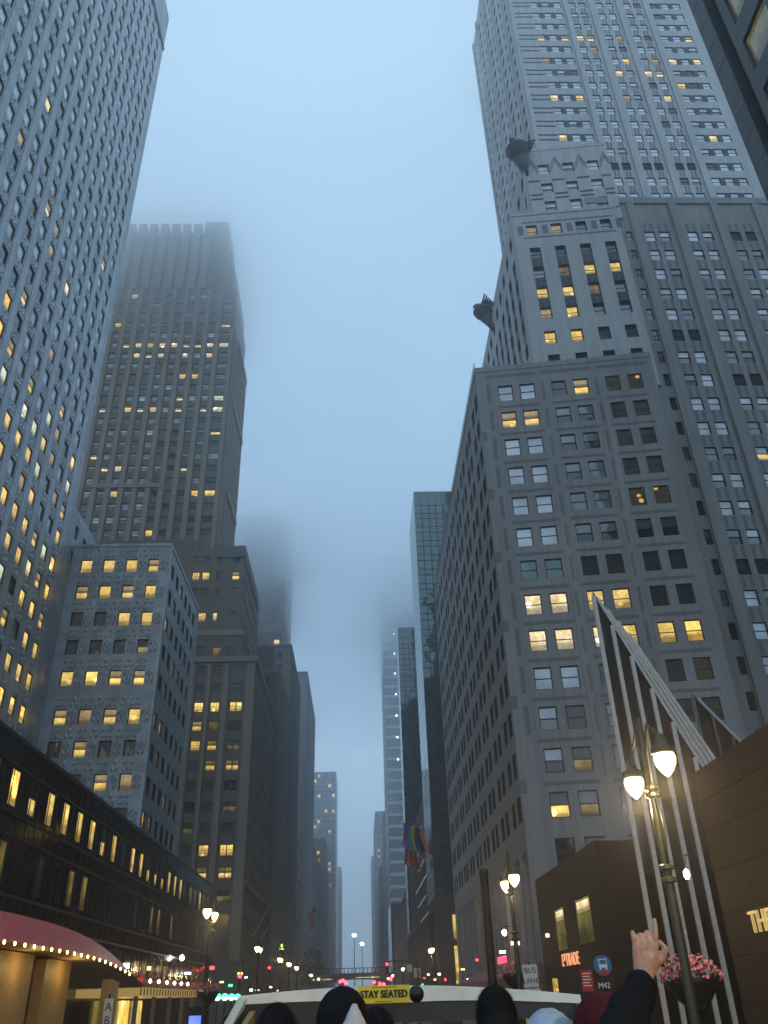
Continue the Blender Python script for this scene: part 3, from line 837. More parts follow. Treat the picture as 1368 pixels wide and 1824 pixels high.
SPP = panel(1.2, 1.6, [(.27, .25, .2, .22, .18, .4), (.73, .28, .2, .22, .18, -.4), (.5, .72, .24, .24, .2, .2)])
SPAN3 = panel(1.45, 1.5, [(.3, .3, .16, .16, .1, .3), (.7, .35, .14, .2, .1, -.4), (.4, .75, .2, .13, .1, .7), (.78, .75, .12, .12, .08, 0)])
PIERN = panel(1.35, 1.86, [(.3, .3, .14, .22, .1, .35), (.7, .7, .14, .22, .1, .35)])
for i, z in enumerate(WZ):
    zt = WZ[i - 1] - 1.86 if i else 55.6
    for k, (a, b) in enumerate(WX):
        so.piece('steel_panel', SPAN, (a, 95.1, z + .1), 0.0)
        if k < 3: 
            so.piece('steel_panel', PIER, (b + .1, 95.1, z - 1.86), 0.0)
            so.piece('steel_panel', SPP, (b + .1, 95.1, z + .08), 0.0)
    so.piece('steel_panel', PIER, (-25.35, 95.1, z - 1.86), 0.0)
    for k in range(6):
        so.piece('steel_panel', SPAN3, (-24, 96.7 + 3.1 * k, z + .1), math.pi / 2)
        so.piece('steel_panel', PIERN, (-24, 98.3 + 3.1 * k, z - 1.86), math.pi / 2)
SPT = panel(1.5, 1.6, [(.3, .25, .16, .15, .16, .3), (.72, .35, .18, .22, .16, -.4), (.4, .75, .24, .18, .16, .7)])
for (a, b) in TCOL:
    for z0, z1 in TROW:
        if z1 < 160: so.piece('steel_panel', SPT, (XT, a, z1 + .06), math.pi / 2)
for i in range(len(TCOL) + 1):
    yc = (TCOL[i - 1][1] + TCOL[i][0]) / 2 if 0 < i < len(TCOL) else (TCOL[0][0] - .8 if i == 0 else TCOL[-1][1] + .55)
    q = MB(); q.box((XT - .02, yc - .56, 16.5), (XT + .045, yc + .56, 164), 'steel_pier')
    so._part('pier', q)
for yc in (95.3, 115.5):
    q = MB(); q.box((-24.1, yc - .25, 16.5), (-23.85, yc + .25, 55.5), 'steel_pier'); so._part('pier', q)
# black glass podium
glass_mat('podium_glass', (0.010, 0.008, 0.007), rough=0.1, ior=1.4, wav=0.01, wscale=1.5)
wall_mat('podium_band', (0.05, 0.04, 0.033), var=0.3, streak=0.2, rough=0.35, metal=0.3)
PC = [(44.25 - 2.9 * 8 + 2.9 * k, 45.5 - 2.9 * 8 + 2.9 * k) for k in range(32)]
r7 = random.Random(3)
PTOP = {8: 'L', 9: 'GS', 10: 'S', 11: 'S', 12: 'S', 13: 'S', 14: 'CS', 15: 'S', 16: 'C', 17: 'S', 18: 'S', 19: 'CS', 20: 'CS', 21: 'CS', 22: 'S', 23: 'S'}
PC2 = rep(PC[0][0] + 1.45, 1.25, 2.9, 31)
def pst(ri, ci):
    if ri == 2: return PTOP.get(ci, r7.choice(['S', 'C', 'D', 'C']))
    if ri == 1: return r7.choices(['D', 'A', 'C'], [2, 4, 1])[0]
    return r7.choices(['D', 'A'], [1, 3])[0]
so.face('+X', -18, (16, 115.2), (0, 16.5), PC, [(13.1, 15.0), (9.4, 11.5), (6.0, 7.6)], 'podium_glass', kind='plain', depth=.0, state=pst)
so.mass(-40, -18, 16, 115.2, 0, 16.5, 'podium_glass', faces=('+X',))
for z, t in ((16.35, .25), (12.75, .16), (11.75, .16), (9.0, .16), (7.9, .14), (5.6, .16), (15.1, .1)):
    q = MB(); q.box((-18.02, 16, z), (-17.94, 115.3, z + t), 'podium_band'); so._part('sill_band', q)
q0 = MB(); q0.box((0, -.03, 0), (.05, .01, 11.0), 'podium_band')
for k in range(66): so.piece('mullion', q0, (-18.0, 18.4 + 1.45 * k + 1.42, 5.8), math.pi / 2)
so.finish()

# ------------------------------------------------------------------ brown brick art deco tower (left)
cn = Bld('brick_tower', 'brown brick tower whose buttressed crown fades into low cloud', 'tower', (-40, 175, 0))
def k_(Y): return Y / 154.0
YT, YA, YB = 157.0, 155.4, 154.0
f1 = k_(YT)
def X1(x): return x * f1
def Z1(z): return 4 + (z - 4) * f1
CT = [(X1(-59.4 + 2.93 * k), X1(-59.4 + 2.93 * k) + 1.5) for k in range(9)] + [(X1(-33.0), X1(-30.75))]
CT[9] = (X1(-33.0), X1(-30.75))
CTA = CT[:9]; CTB = CT[9:]
CR = [(Z1(z) - 1.6, Z1(z)) for z in [148.07 - 3.32 * k for k in range(-8, 18)]]
r8 = random.Random(77)
lit_rows = {8: .0, 7: .3, 3: .12, 9: .95, 10: .45, 12: .15, 14: .2, 15: .75, 16: .1, 17: .4, 18: .12, 20: .35, 22: .3, 25: .3}
def cst(ri, ci):
    t = len(CR) - 1 - ri
    if r8.random() < lit_rows.get(t, .04) * .8: return r8.choice(['P', 'S', 'CP', 'CL', 'L', 'F', 'CF'])
    return r8.choices(['C', 'G', 'BC', 'CG', 'B'], [5, 3, 2, 3, 1])[0]
cn.face('-Y', YT, (-70, X1(-29.7)), (0, Z1(163)), CT, CR, 'brown_brick', kind='lites', state=cst, depth=.22)
cn.face('+X', X1(-29.7), (YT, YT + 24), (60, Z1(150)), rep(YT + 2, 1.3, 2.7, 8), CR, 'brown_brick', kind='plain', state=weighted([('B', 3), ('C', 4), ('G', 3)], 6), depth=.2)
cn.mass(-70, X1(-29.7), YT, YT + 24, 0, Z1(150), 'brown_brick', faces=('-Y', '+X'), roof=True)
for x1, za, zb in ((-30.2, 150, 163), (-31.0, 163, 171), (-32.0, 171, 177), (-33.2, 177, 182), (-34.2, 182, 184.5)):
    faces = ('-Y',) if za < 163 else ()
    cn.mass(-70, X1(x1), YT + (0 if za < 163 else .4), YT + 22, Z1(za), Z1(zb), 'brown_brick', faces=faces)
cn.mass(X1(-40.4), X1(-34.3), YT + 3, YT + 16, Z1(184.5), Z1(192.1), 'brown_brick')
for k in range(8):
    x = X1(-59.65 + 2.98 * k)
    q = MB(); q.box((x - 1.0, YT - .5, Z1(163)), (x + 1.0, YT + 1.5, Z1(187.2)), 'brown_pier'); cn._part('buttress', q)
for k in range(10):
    x = X1(-59.4 + 2.93 * k) - .72
    q = MB(); q.box((x - .55, YT - .32, 88), (x + .55, YT + .05, Z1(166)), 'brown_pier'); cn._part('pier', q)
for x0, x1 in ((-30.6, -29.75), (-33.9, -33.2)):
    q = MB(); q.box((X1(x0), YT - .3, 88), (X1(x1), YT + .05, Z1(149)), 'brown_pier'); cn._part('pier', q)
for k in range(9):
    y = YT + 1.0 + 2.7 * k
    q = MB(); q.box((X1(-29.7) - .05, y - .5, 70), (X1(-29.7) + .35, y + .5, Z1(150 + (k % 3) * 0)), 'brown_pier'); cn._part('pier', q)
for z in (104.6, 148.9, 129.0):
    q = MB(); q.box((X1(-29.9), YT + 6, Z1(z)), (X1(-29.7) + .7, YT + 22, Z1(z) + 1.6), 'brown_pier'); cn._part('ledge', q)
q = MB(); q.box((X1(-58), YT - .45, Z1(102.2)), (X1(-42), YT, Z1(103.3)), 'brown_pier'); cn._part('ledge', q)
q = MB(); q.box((X1(-60), YT - .7, 86.5), (X1(-33), YT, 90.3), 'dark_stone'); cn._part('ledge', q)
# middle setback block
f2 = k_(YA)
AR = [(4 + (z - 4) * f2 - 1.85, 4 + (z - 4) * f2) for z in (85.1, 81.35, 77.6, 72.2)]
AC = [(x * f2, (x + w_) * f2) for x, w_ in ((-33.8, 1.45), (-31.8, 1.5), (-28.9, .85), (-25.6, 1.5))]
AT = ["C|C|C|G", "S|L|C|ML", "C|C|C|C", "B|S|P|C"]
cn.face('-Y', YA, (-42, -23.4 * f2), (60, 87.6), AC, AR, 'brown_brick', kind='lites', state=lambda ri, ci: AT[3 - ri].split('|')[ci])
cn.face('+X', -23.4 * f2, (YA, YA + 30), (60, 87.6), rep(YA + 1.8, 1.3, 2.6, 10), AR, 'brown_brick', kind='plain', state=weighted([('B', 2), ('C', 4), ('G', 3)], 16), depth=.2)
cn.mass(-42, -23.4 * f2, YA, YA + 30, 60, 87.6, 'brown_brick', faces=('-Y', '+X'))
q = MB(); q.box((-29.0, YA - .4, 85.4), (-23.4 * f2 + .3, YA + 26, 88.0), 'dark_stone'); cn._part('cornice', q)
BR = [(63.0, 65.0)]
cn.face('-Y', 154.6, (-42, -22.6), (61.8, 67.6), [(-31.6, -30.0), (-28.4, -26.8), (-25.6, -24.0)], BR, 'brown_brick', kind='lites', state=lambda r, c: 'CG'[c % 2] if c != 1 else 'D')
cn.mass(-42, -22.6, 154.6, 187, 61.8, 67.6, 'brown_brick', faces=('-Y',))
q = MB(); q.box((-42, 154.4, 67.4), (-22.4, 185, 68.6), 'brown_pier'); cn._part('cornice', q)
# base block
ZB = [60.93 - 3.66 * k for k in range(14)]
BRW = [(z - 1.85, z) for z in ZB]
BTAB = ["C|C|C", "C|C|C", "L|L|L", "MS|D|G", "S|DS|CD", "C|DS|DS", "C|C|G", "G|C|CD", "CD|C|C", "C|S|L", "C|DS|DS", "G|GD|GD", "C|C|D", "G|G|C"]
colsB = [(-34.2, -32.5), (-30.97, -29.25), (-27.9, -26.2)]
cn.face('-Y', YB, (-60, -25.0), (0, 62), colsB, BRW, 'brown_brick', kind='lites', state=lambda ri, ci: BTAB[13 - ri].split('|')[max(ci - 1, 0)])
cn.face('-Y', YB, (-25.0, -19.6), (0, 62), [(-24.2, -21.9)], BRW, 'brown_brick', kind='pairlites', state=lambda ri, ci: BTAB[13 - ri].split('|')[2])
r9 = random.Random(31)
cn.face('+X', -19.6, (YB, 192.5), (12, 62), rep(YB + 1.6, 1.35, 2.55, 14), BRW[:13], 'brown_brick', kind='plain', depth=.25, state=lambda r, c: r9.choices(['G', 'C', 'B', 'S'], [4, 4, 1, .2])[0])
cn.face('+X', -19.6, (YB, 192.5), (0, 12), rep(YB + 1.5, 3.0, 5.0, 7), [(1, 10)], 'brown_brick', kind='sash', depth=.3, state=weighted([('G', 3), ('D', 2)], 2))
cn.mass(-60, -19.6, YB, 192.5, 0, 62, 'brown_brick', faces=('-Y', '+X'))
for x0, x1 in ((-28.85, -28.3), (-25.75, -24.75), (-21.4, -19.75), (-32.2, -31.3)):
    q = MB(); q.box((x0, YB - .28, 10), (x1, YB + .02, 61), 'brown_pier'); cn._part('pier', q)
q = MB(); q.box((-60, YB - .35, 61.6), (-19.3, 192, 62.7), 'brown_pier'); cn._part('cornice', q)
q = MB(); q.box((-19.7, YB, 21.4), (-19.25, 192, 22.2), 'brown_pier'); cn._part('cornice', q)
cn.finish()

# ------------------------------------------------------------------ more left buildings
def simple(name, label, cat, x0, x1, y0, y1, z1, mat, side, pitch, rowp, ww, wh, states, seed, facepitch=None, z0=14, limit=120, pier=None, kind='plain', extra=None, fm='frame_dark'):
    b = Bld(name, label, cat, ((x0 + x1) / 2, (y0 + y1) / 2, 0), limit=limit)
    rows = [(z - wh, z) for z in [z1 - 2.2 - rowp * k for k in range(int((z1 - z0) / rowp))]]
    stx = weighted(states, seed)
    fp = facepitch or pitch
    b.face('-Y', y0, (x0, x1), (0, z1), rep(x0 + .9, ww, fp, int((x1 - x0 - .9) / fp)), rows, mat, kind=kind, depth=.2, state=stx, fm=fm)
    c = x1 if side == '+X' else x0
    b.face(side, c, (y0, y1), (0, z1), rep(y0 + 1.2, ww, pitch, int((y1 - y0 - 1.4) / pitch)), rows, mat, kind=kind, depth=.2, state=stx, fm=fm)
    b.mass(x0, x1, y0, y1, 0, z1, mat, faces=('-Y', side))
    q = MB(); q.box((x0 - .2, y0 - .25, z1 - .9), (x1 + .2, y1 + .2, z1 - .1), pier or mat); b._part('cornice', q)
    q = MB(); xs = (c - .1, c + .3) if side == '+X' else (c - .3, c + .1)
    q.box((xs[0], y0, 11.5), (xs[1], y1, 12.4), pier or mat); b._part('cornice', q)
    if pier:
        n = int((y1 - y0) / (pitch * 2))
        for k in range(n + 1):
            q = MB(); yy = y0 + .3 + k * pitch * 2
            if yy + .5 > y1: break
            q.box((xs[0] + .05, yy, 0), (xs[1] - .02, yy + .55, z1 - 1), pier); b._part('pier', q)
    if extra: extra(b)
    b.finish()
    return b
def ex_front(b):
    q = MB(); q.box((-26, 194, 74), (-20.5, 203, 80.5), 'dark_stone'); b._part('roof_house', q)
    q = MB(); q.lathe([(1.5, 0), (1.55, 3.2), (.2, 4.4)], 'dark_panel', (-19.9 - 3, 204, 80.5), n=14); b._part('water_tank', q)
DK = [('G', 4), ('C', 5), ('B', .6), ('S', .35)]
simple('office_building', 'dark stone office building with a roof tank beside the brown brick tower', 'office building', -44, -18.6, 192.7, 221.5, 74, 'dark_stone', '+X', 2.6, 3.7, 1.3, 1.9, DK, 41, pier='tan_stone', extra=ex_front)
def ex2(b):
    q = MB(); q.box((-40, 226, 92), (-21.5, 250, 97.5), 'tan_stone'); b._part('roof_house', q)
    for k in range(2):
        q = MB(); q.box((-23.9, 225.97, 93.3 - 6.5 * k), (-22.4, 226.05, 95.0 - 6.5 * k), 'lit_pale')
        if k == 0: b._part('window', q)
simple('office_building', 'tan stone office building with two lit top windows, second past the brown tower', 'office building', -44, -18.5, 222, 264, 92, 'tan_stone', '+X', 2.6, 3.7, 1.3, 1.9, DK, 43, pier='dark_stone', extra=ex2)
simple('office_building', 'grey stone tower veiled by haze past the tan office building', 'office building', -40, -18.2, 292, 352, 109, 'grey_stone', '+X', 3.2, 3.8, 1.5, 2.0, [('G', 4), ('C', 3), ('B', 1.2), ('S', .25)], 44, pier='grey_stone')
simple('low_building', 'low dark stone building between two stone towers across from the glass hotel', 'building', -40, -18.3, 264.2, 291.8, 46, 'dark_stone', '+X', 3.0, 3.8, 1.4, 2.0, DK, 45)
simple('tower', 'tall office tower almost lost in the cloud behind the brown brick tower', 'tower', -58, -31.5, 330, 372, 198, 'dark_stone', '+X', 3.0, 3.6, 1.3, 1.9, [('C', 5), ('G', 4)], 46, z0=60)
simple('brick_building', 'reddish brick building with lit top windows far down the street', 'building', -34, -17.6, 470, 520, 79, 'red_brick', '+X', 3.6, 4.0, 1.7, 2.1, [('G', 4), ('C', 3), ('S', .7)], 47, limit=60)
simple('glass_building', 'hazy blue green glass office tower with scattered lit floors far down the street', 'office tower', -40, -17.8, 700, 760, 168, 'glass_teal', '+X', 3.0, 4.0, 2.4, 2.8, [('A', 8), ('S', .6), ('P', .5)], 48, limit=80)
simple('office_building', 'narrow pale stone tower at the far end of the street', 'office building', -30, -17.8, 900, 960, 120, 'grey_stone', '+X', 4, 4.2, 1.8, 2.2, [('G', 4), ('C', 3)], 49, limit=40)
simple('office_building', 'dark stone block before the reddish brick building', 'office building', -40, -18.0, 354, 468, 58, 'dark_stone', '+X', 3.4, 3.8, 1.5, 2.0, DK, 50, limit=80)
simple('office_building', 'grey block between the brick building and the hazy glass tower', 'office building', -40, -17.9, 522, 690, 64, 'grey_stone', '+X', 4, 4, 1.7, 2.0, DK, 51, limit=40)

# ------------------------------------------------------------------ dark glass hotel (right)
hy = Bld('glass_hotel', 'dark mirrored glass hotel with two slab wings and a low black annex', 'hotel', (30, 200, 0))
XH = 13.1
def glass_face(b, side, c, a0, a1, z0, z1, pitch=1.55, floor=3.4, lo=1.35, name='glass_panel', mats=('glass_tinted',), th=.06):
    n = int(round((a1 - a0) / pitch)); nz = int((z1 - z0) / floor)
    pm = {}
    ang = {'-Y': 0.0, '-X': -math.pi / 2, '+X': math.pi / 2}[side]
    for k in range(n):
        for j in range(nz):
            for h0, h1 in ((0, lo), (lo, floor)):
                key = (h1 - h0, mats[0])
                if key not in pm:
                    q = MB(); q.box((.09, -.0, .09), (pitch - .09, th, h1 - h0 - .09), mats[0]); pm[key] = q
                z = z1 - (j + 1) * floor + h0
                if side == '-Y': pos = (a0 + k * pitch, c, z)
                elif side == '-X': pos = (c, a1 - k * pitch, z)
                else: pos = (c, a0 + k * pitch, z)
                b.piece(name, pm[key], pos, ang)
hy.mass(XH + .05, 40, 154.05, 171, 0, 100.6, 'frame_dark')
hy.mass(XH + .05, 60, 239.05, 249, 0, 103.7, 'frame_dark')
hy.mass(22, 60, 171, 239.1, 0, 100, 'glass_black')
glass_face(hy, '-Y', 154.0, XH, XH + 1.55 * 6, 17, 97.0)
for k in range(6):
    q = MB(); q.box((XH + .04 + 1.55 * k, 154.0, 97.05), (XH + 1.51 + 1.55 * k, 154.05, 100.5), 'glass_tinted'); hy._part('glass_panel', q)
glass_face(hy, '-X', XH, 154.0, 154 + 1.55 * 11, 17, 100.4)
glass_face(hy, '-Y', 239.0, XH, XH + 1.55 * 4, 17, 100.2)
glass_face(hy, '-X', XH, 239.0, 239 + 1.55 * 6, 17, 103.4)
for k in range(4):
    q = MB(); q.box((XH + .04 + 1.55 * k, 239.0, 100.25), (XH + 1.51 + 1.55 * k, 239.05, 103.6), 'glass_tinted'); hy._part('glass_panel', q)
# reflective low link and annex
hy.mass(13.6, 22, 171.02, 239.0, 0, 40, 'dark_panel')
for k in range(6):
    q = MB(); q.box((13.5, 176 + 5 * (k % 2), 18 + 3.4 * k), (13.58, 200 + 6 * (k % 3), 18.35 + 3.4 * k), 'lit_dim'); hy._part('lit_strip', q)
hy.mass(12.5, 40, 161.2, 238.5, 4.6, 16.7, 'void_black')
q = MB(); q.box((12.3, 161, 4.3), (12.5, 238, 4.9), 'frame_dark'); hy._part('canopy_edge', q)
for i in range(2):
    for j in range(2):
        q = MB(); q.box((17.6 + 2.2 * i, 153.93, 29.5 - 5.2 * j), (19.0 + 2.2 * i, 153.99, 31.6 - 5.2 * j), 'lit_room' if j == 0 else 'lit_dim'); hy._part('window', q)
for z0, z1 in ((12.2, 15.9), (5.6, 11.2)):
    q = MB(); q.box((15.8, 153.9, z0), (18.6, 153.98, z1), 'lit_soft'); hy._part('window', q)
q = MB(); q.box((20, 165, 100.6), (34, 170, 103.2), 'frame_dark'); hy._part('roof_house', q)
q = MB(); q.tube([(19.5, 160, 100.6), (19.5, 160, 104)], .06, 'frame_dark', n=5); hy._part('roof_mast', q)
hy.finish()

# ------------------------------------------------------------------ further right
ov = Bld('glass_skyscraper', 'pale glass skyscraper with white floor bands vanishing upward into cloud', 'skyscraper', (35, 400, 0))
ov.mass(13.9, 60, 390, 440, 0, 208, 'glass_pale')
for k in range(33):
    z = 40 + 5.0 * k
    q = MB(); q.box((13.82, 389.85, z), (60, 440, z + 1.35), 'mullion_white'); ov._part('floor_band', q)
for k in range(10):
    q = MB(); q.box((14.0 + 2.5 * k, 389.9, 40), (14.18 + 2.5 * k, 390.02, 207), 'frame_grey'); ov._part('mullion', q)
for k in range(14):
    q = MB(); q.box((13.85, 391 + 3.4 * k, 40), (14.0, 391.2 + 3.4 * k, 207), 'frame_grey'); ov._part('mullion', q)
emit_mat('work_lamp', (0.85, 0.95, 1.0), 14.0)
for k in range(10):
    q = MB(); z = 100 + k * 10.5
    q.box((19.0, 389.6, z), (19.35, 389.8, z + .45), 'work_lamp'); ov._part('work_lamp', q)
q = MB(); q.box((13.7, 389.5, 12), (30, 430, 39), 'glass_black'); ov._part('lower_block', q)
ov.finish()
HZ = [('G', 4), ('C', 4), ('S', .8), ('B', .6)]
simple('office_building', 'grey stone building just past the pale glass skyscraper', 'office building', 13.6, 40, 446, 500, 88, 'grey_stone', '-X', 3.4, 3.9, 1.6, 2.0, HZ, 61, limit=60)
simple('office_building', 'stone building with lit windows beyond the grey stone building on the same side', 'office building', 12.8, 40, 510, 620, 70, 'dark_stone', '-X', 3.4, 3.9, 1.6, 2.0, HZ, 62, limit=60)
simple('office_building', 'hazy tower with bright bands at the right of the far street end', 'office building', 13.4, 40, 660, 760, 128, 'grey_stone', '-X', 4, 4.2, 2.0, 2.0, HZ, 63, limit=40)
simple('office_building', 'faint grey slab farthest down the street', 'office building', 13.6, 40, 900, 980, 130, 'grey_stone', '-X', 4, 4.2, 2.0, 2.0, HZ, 64, limit=30)
simple('station_block', 'low stone station building behind the dark glass hotel', 'building', 14.5, 60, 262, 384, 32, 'tan_stone', '-X', 6.5, 14, 3.2, 9, [('G', 3), ('D', 2)], 65, limit=40)

# ------------------------------------------------------------------ brown granite block with entrance letters
et = Bld('granite_block', 'low brown granite block with two lit windows and small orange sign letters', 'building', (20, 60, 0))
et.mass(14.06, 30, 51.8, 70.6, 0, 11.75, 'dark_joint')
def slabs(b, side, c, a0, a1, zs, w_, holes=(), mat='brown_granite', rzero=0):
    cache = {}
    ang = {'-Y': 0.0, '-X': -math.pi / 2, '+X': math.pi / 2}[side]
    for zi in range(len(zs) - 1):
        z0, z1 = zs[zi], zs[zi + 1]
        a = a0; k = 0
        while a < a1 - .05:
            wd = min(w_, a1 - a)
            if k == 0 and zi % 2: wd = min(w_ * .5, a1 - a)
            hit = any(a < h[1] and a + wd > h[0] and z0 < h[3] and z1 > h[2] for h in holes)
            segs = [(a, a + wd, z0, z1)]
            if hit:
                segs = []
                for h in holes:
                    if a < h[1] and a + wd > h[0] and z0 < h[3] and z1 > h[2]:
                        if h[0] - a > .1: segs.append((a, h[0], z0, z1))
                        if a + wd - h[1] > .1: segs.append((h[1], a + wd, z0, z1))
                        m0, m1 = max(a, h[0]), min(a + wd, h[1])
                        if h[2] - z0 > .1: segs.append((m0, m1, z0, h[2]))
                        if z1 - h[3] > .1: segs.append((m0, m1, h[3], z1))
                        break
            for s0, s1, q0_, q1_ in segs:
                key = (round(s1 - s0, 2), round(q1_ - q0_, 2))
                if key not in cache:
                    q = MB(); q.box((.008, 0, .008), (s1 - s0 - .008, .07, q1_ - q0_ - .008), mat); cache[key] = q
                if side == '-Y': pos = (s0, c, q0_)
                elif side == '-X': pos = (c, s1, q0_)
                else: pos = (c, s0, q0_)
                b.piece('granite_slab', cache[key], pos, ang)
            a += wd; k += 1
ZS = [0, 1.4, 2.8, 4.2, 5.45, 6.7, 7.95, 9.2, 10.45, 11.75]
slabs(et, '-X', 14.0, 51.75, 70.7, ZS, 2.4, holes=[(54.6, 58.4, 6.6, 9.1), (62.0, 64.9, 6.55, 9.1)])
slabs(et, '-Y', 51.74, 14.02, 30, ZS, 2.4)
lit_mat('lit_green', (0.13, 0.12, 0.03), (0.34, 0.30, 0.09), 0.5)
for y0, y1, z0 in ((54.6, 58.4, 6.6), (62.0, 64.9, 6.55)):
    q = MB(); q.box((14.03, y0, z0), (14.045, y1, 9.1), 'lit_green'); wn = et._part('window', q)
    t = MB()
    b0 = Vector(et.base)
    t.box((13.99 - b0.x, y0 + .3 - b0.y, 8.35), (14.02 - b0.x, y1 - .4 - b0.y, 8.95), 'lit_pale')
    c_ = bpy.data.objects.new('ceiling_light', t.mesh('ceiling_light')); COL.objects.link(c_); c_.parent = wn
emit_mat('sign_orange', (1.0, 0.40, 0.18), 0.9)
lt = on_wall(text_mb('E*TRADE', 1.05, 'sign_orange', .03, 1.05, 1.15), (13.93, 61.4, 5.86), -math.pi / 2)
et._part('sign_letters', lt)
q = MB(); q.box((13.97, 52.6, 2.0), (14.0, 55.6, 5.2), 'void_black'); et._part('doorway', q)
q = MB(); q.box((14.0, 66.5, 1.0), (14.02, 68.3, 4.9), 'lit_room'); et._part('doorway', q)
et.finish()
# granite wall at the near right
gw = Bld('granite_building', 'brown granite street wall with gilt letters beside the glass pyramid', 'building', (16, 15, 0))
gw.mass(12.06, 30, -8, 29.74, 0, 10.6, 'dark_joint')
ZG = [0, 1.2, 2.4, 3.6, 4.85, 6.1, 7.35, 8.6, 9.6, 10.62]
slabs(gw, '-X', 12.0, -8, 29.8, ZG, 2.6)
q = MB(); q.box((12.0, 29.74, 0), (30, 29.8, 10.6), 'brown_granite'); gw._part('end_slab', q)
flat_mat('gilt', (0.75, 0.52, 0.2), rough=0.3, metal=0.8, emit=(1.0, 0.75, 0.3), es=0.35)  # gilt metal that also gives off a weak warm glow
gw._part('sign_letters', on_wall(text_mb('THE', 0.85, 'gilt', .04, 1.0, 1.0), (11.93, 26.85, 5.65), -math.pi / 2))
gw.finish()
# dark tower at the top right
tr = Bld('dark_tower', 'dark grey tower edge with a black vertical channel and a dim lit window', 'tower', (45, 20, 0))
wall_mat('dark_cladding', (0.075, 0.08, 0.085), var=0.25, streak=0.25, rough=0.5, metal=0.3)
tr.face('-X', 31.0, (-10, 36.9), (0, 110), [(32.5, 36.0), (27.2, 30.7), (21.9, 25.4)], [(z - 3.9, z) for z in [68.2 + 6.2 * k for k in range(-5, 6)]], 'dark_cladding', kind='plain', depth=.25,
        state=lambda r, c: 'U')
tr.w.poly([(31.0, 40, 0), (31.0, 38.2, 0), (31.0, 38.2, 110), (31.0, 40, 110)], 'dark_cladding')
tr.w.poly([(31.9, 38.2, 0), (31.9, 36.9, 0), (31.9, 36.9, 110), (31.9, 38.2, 110)], 'void_black')
tr.w.poly([(31.0, 38.2, 0), (31.9, 38.2, 0), (31.9, 38.2, 110), (31.0, 38.2, 110)], 'dark_cladding')
tr.w.poly([(31.9, 36.9, 0), (31.0, 36.9, 0), (31.0, 36.9, 110), (31.9, 36.9, 110)], 'dark_cladding')
tr.mass(31.0, 60, -10, 40, 0, 110, 'dark_cladding', faces=('-X',))
for k in range(26):
    z = 2.0 + 3.1 * k
    if z > 30:
        q = MB(); q.box((30.985, 38.25, z), (31.0, 39.95, z + .03), 'void_black'); tr._part('joint', q)
tr.finish()

# ------------------------------------------------------------------ glass pyramids with white mullions
glass_mat('pyramid_glass', (0.02, 0.013, 0.009), rough=0.05, ior=1.6, wav=0.01, wscale=1.0)
flat_mat('mullion_cream', (0.64, 0.57, 0.49), rough=0.4)
flat_mat('ridge_grey', (0.42, 0.46, 0.52), rough=0.3, metal=0.4)
def pyramid(name, label, A, slope, n, pitch, wm, wid, back, band):
    """right-angled glass wedge: upright edge at A, top edge falling to the right"""
    x0, y0, z0 = A
    xr = x0 + z0 / slope
    o = thing(name, label, 'glass pyramid', (x0 + 4, y0 + 2, 0), 'glass pyramids in the court')
    b0 = Vector((x0 + 4, y0 + 2, 0))
    def prt(nm, q):
        q.v = [tuple(Vector(p) - b0) for p in q.v]
        c = bpy.data.objects.new(nm, q.mesh(nm)); COL.objects.link(c); c.parent = o; return c
    q = MB()
    D = (x0 + back * .45, y0 + back, 0); C = (xr, y0, 0); B = (x0, y0, 0); Tp = (x0, y0, z0)
    q.poly([B, D, Tp], 'pyramid_glass'); q.poly([D, C, Tp], 'pyramid_glass'); q.poly([B, C, D], 'pyramid_glass')
    prt('glass_body', q)
    for k in range(n):
        xa, xb = x0 + k * pitch, x0 + (k + 1) * pitch
        za, zb = z0 - k * pitch * slope, z0 - (k + 1) * pitch * slope
        if za <= .3: break
        zb = max(zb, 0.02)
        g = MB(); P = [(xa + .04, y0 - .01, 0), (xb - .04, y0 - .01, 0), (xb - .04, y0 - .01, max(zb - .1, .01)), (xa + .04, y0 - .01, za - .1)]
        g.hexa([*[(p[0], p[1], p[2]) for p in (P[0], P[1])], (P[1][0], y0 + .02, 0), (P[0][0], y0 + .02, 0),
                P[3], P[2], (P[2][0], y0 + .02, P[2][2]), (P[3][0], y0 + .02, P[3][2])], 'pyramid_glass')
        prt('pane', g)
        m = MB(); m.box((xa - wid / 2, y0 - .16, 0), (xa + wid / 2, y0 + .02, za - wid * slope * .5 - .12), wm); prt('mullion', m)
    # ridge facet: thin glass triangle leaning toward the viewer with light rails
    Cd = Vector(C); Tv = Vector(Tp); side = Vector((.93, 0, .38)).normalized()
    for j in range(band):
        f0, f1 = j / max(band - 1, 1), 0
        off = side * (1.35 * f0)
        st_ = Tv + (Cd - Tv) * (0.02 + .10 * f0) + side * (1.35 * f0 * .35)
        en = Tv + (Cd - Tv) * .93 + off
        r = MB(); r.tube([st_ + Vector((0, -.05, 0)), en + Vector((0, -.05, 0))], .09, 'mullion_white' if j in (0, band - 1) else 'mullion_cream', n=6); prt('rail', r)
    if band > 1:
        g = MB(); e1 = Tv + (Cd - Tv) * .93
        P = [Tv, e1, e1 + side * 1.35, Tv + (Cd - Tv) * .12 + side * .45]
        n_ = Vector((0, .04, 0))
        g.hexa([*[p for p in P], *[p + n_ for p in P]], 'ridge_grey'); prt('ridge_facet', g)
    return o
pyramid('glass_pyramid', 'tall dark glass pyramid with closely set cream mullions and a steel ridge', (13.75, 43.0, 24.05), 2.42, 13, .77, 'mullion_cream', .2, 9.0, 4)
pyramid('glass_pyramid', 'smaller glass pyramid peeping over the granite wall', (21.2, 50.0, 20.1), 1.35, 16, .95, 'frame_grey', .12, 8.0, 1)

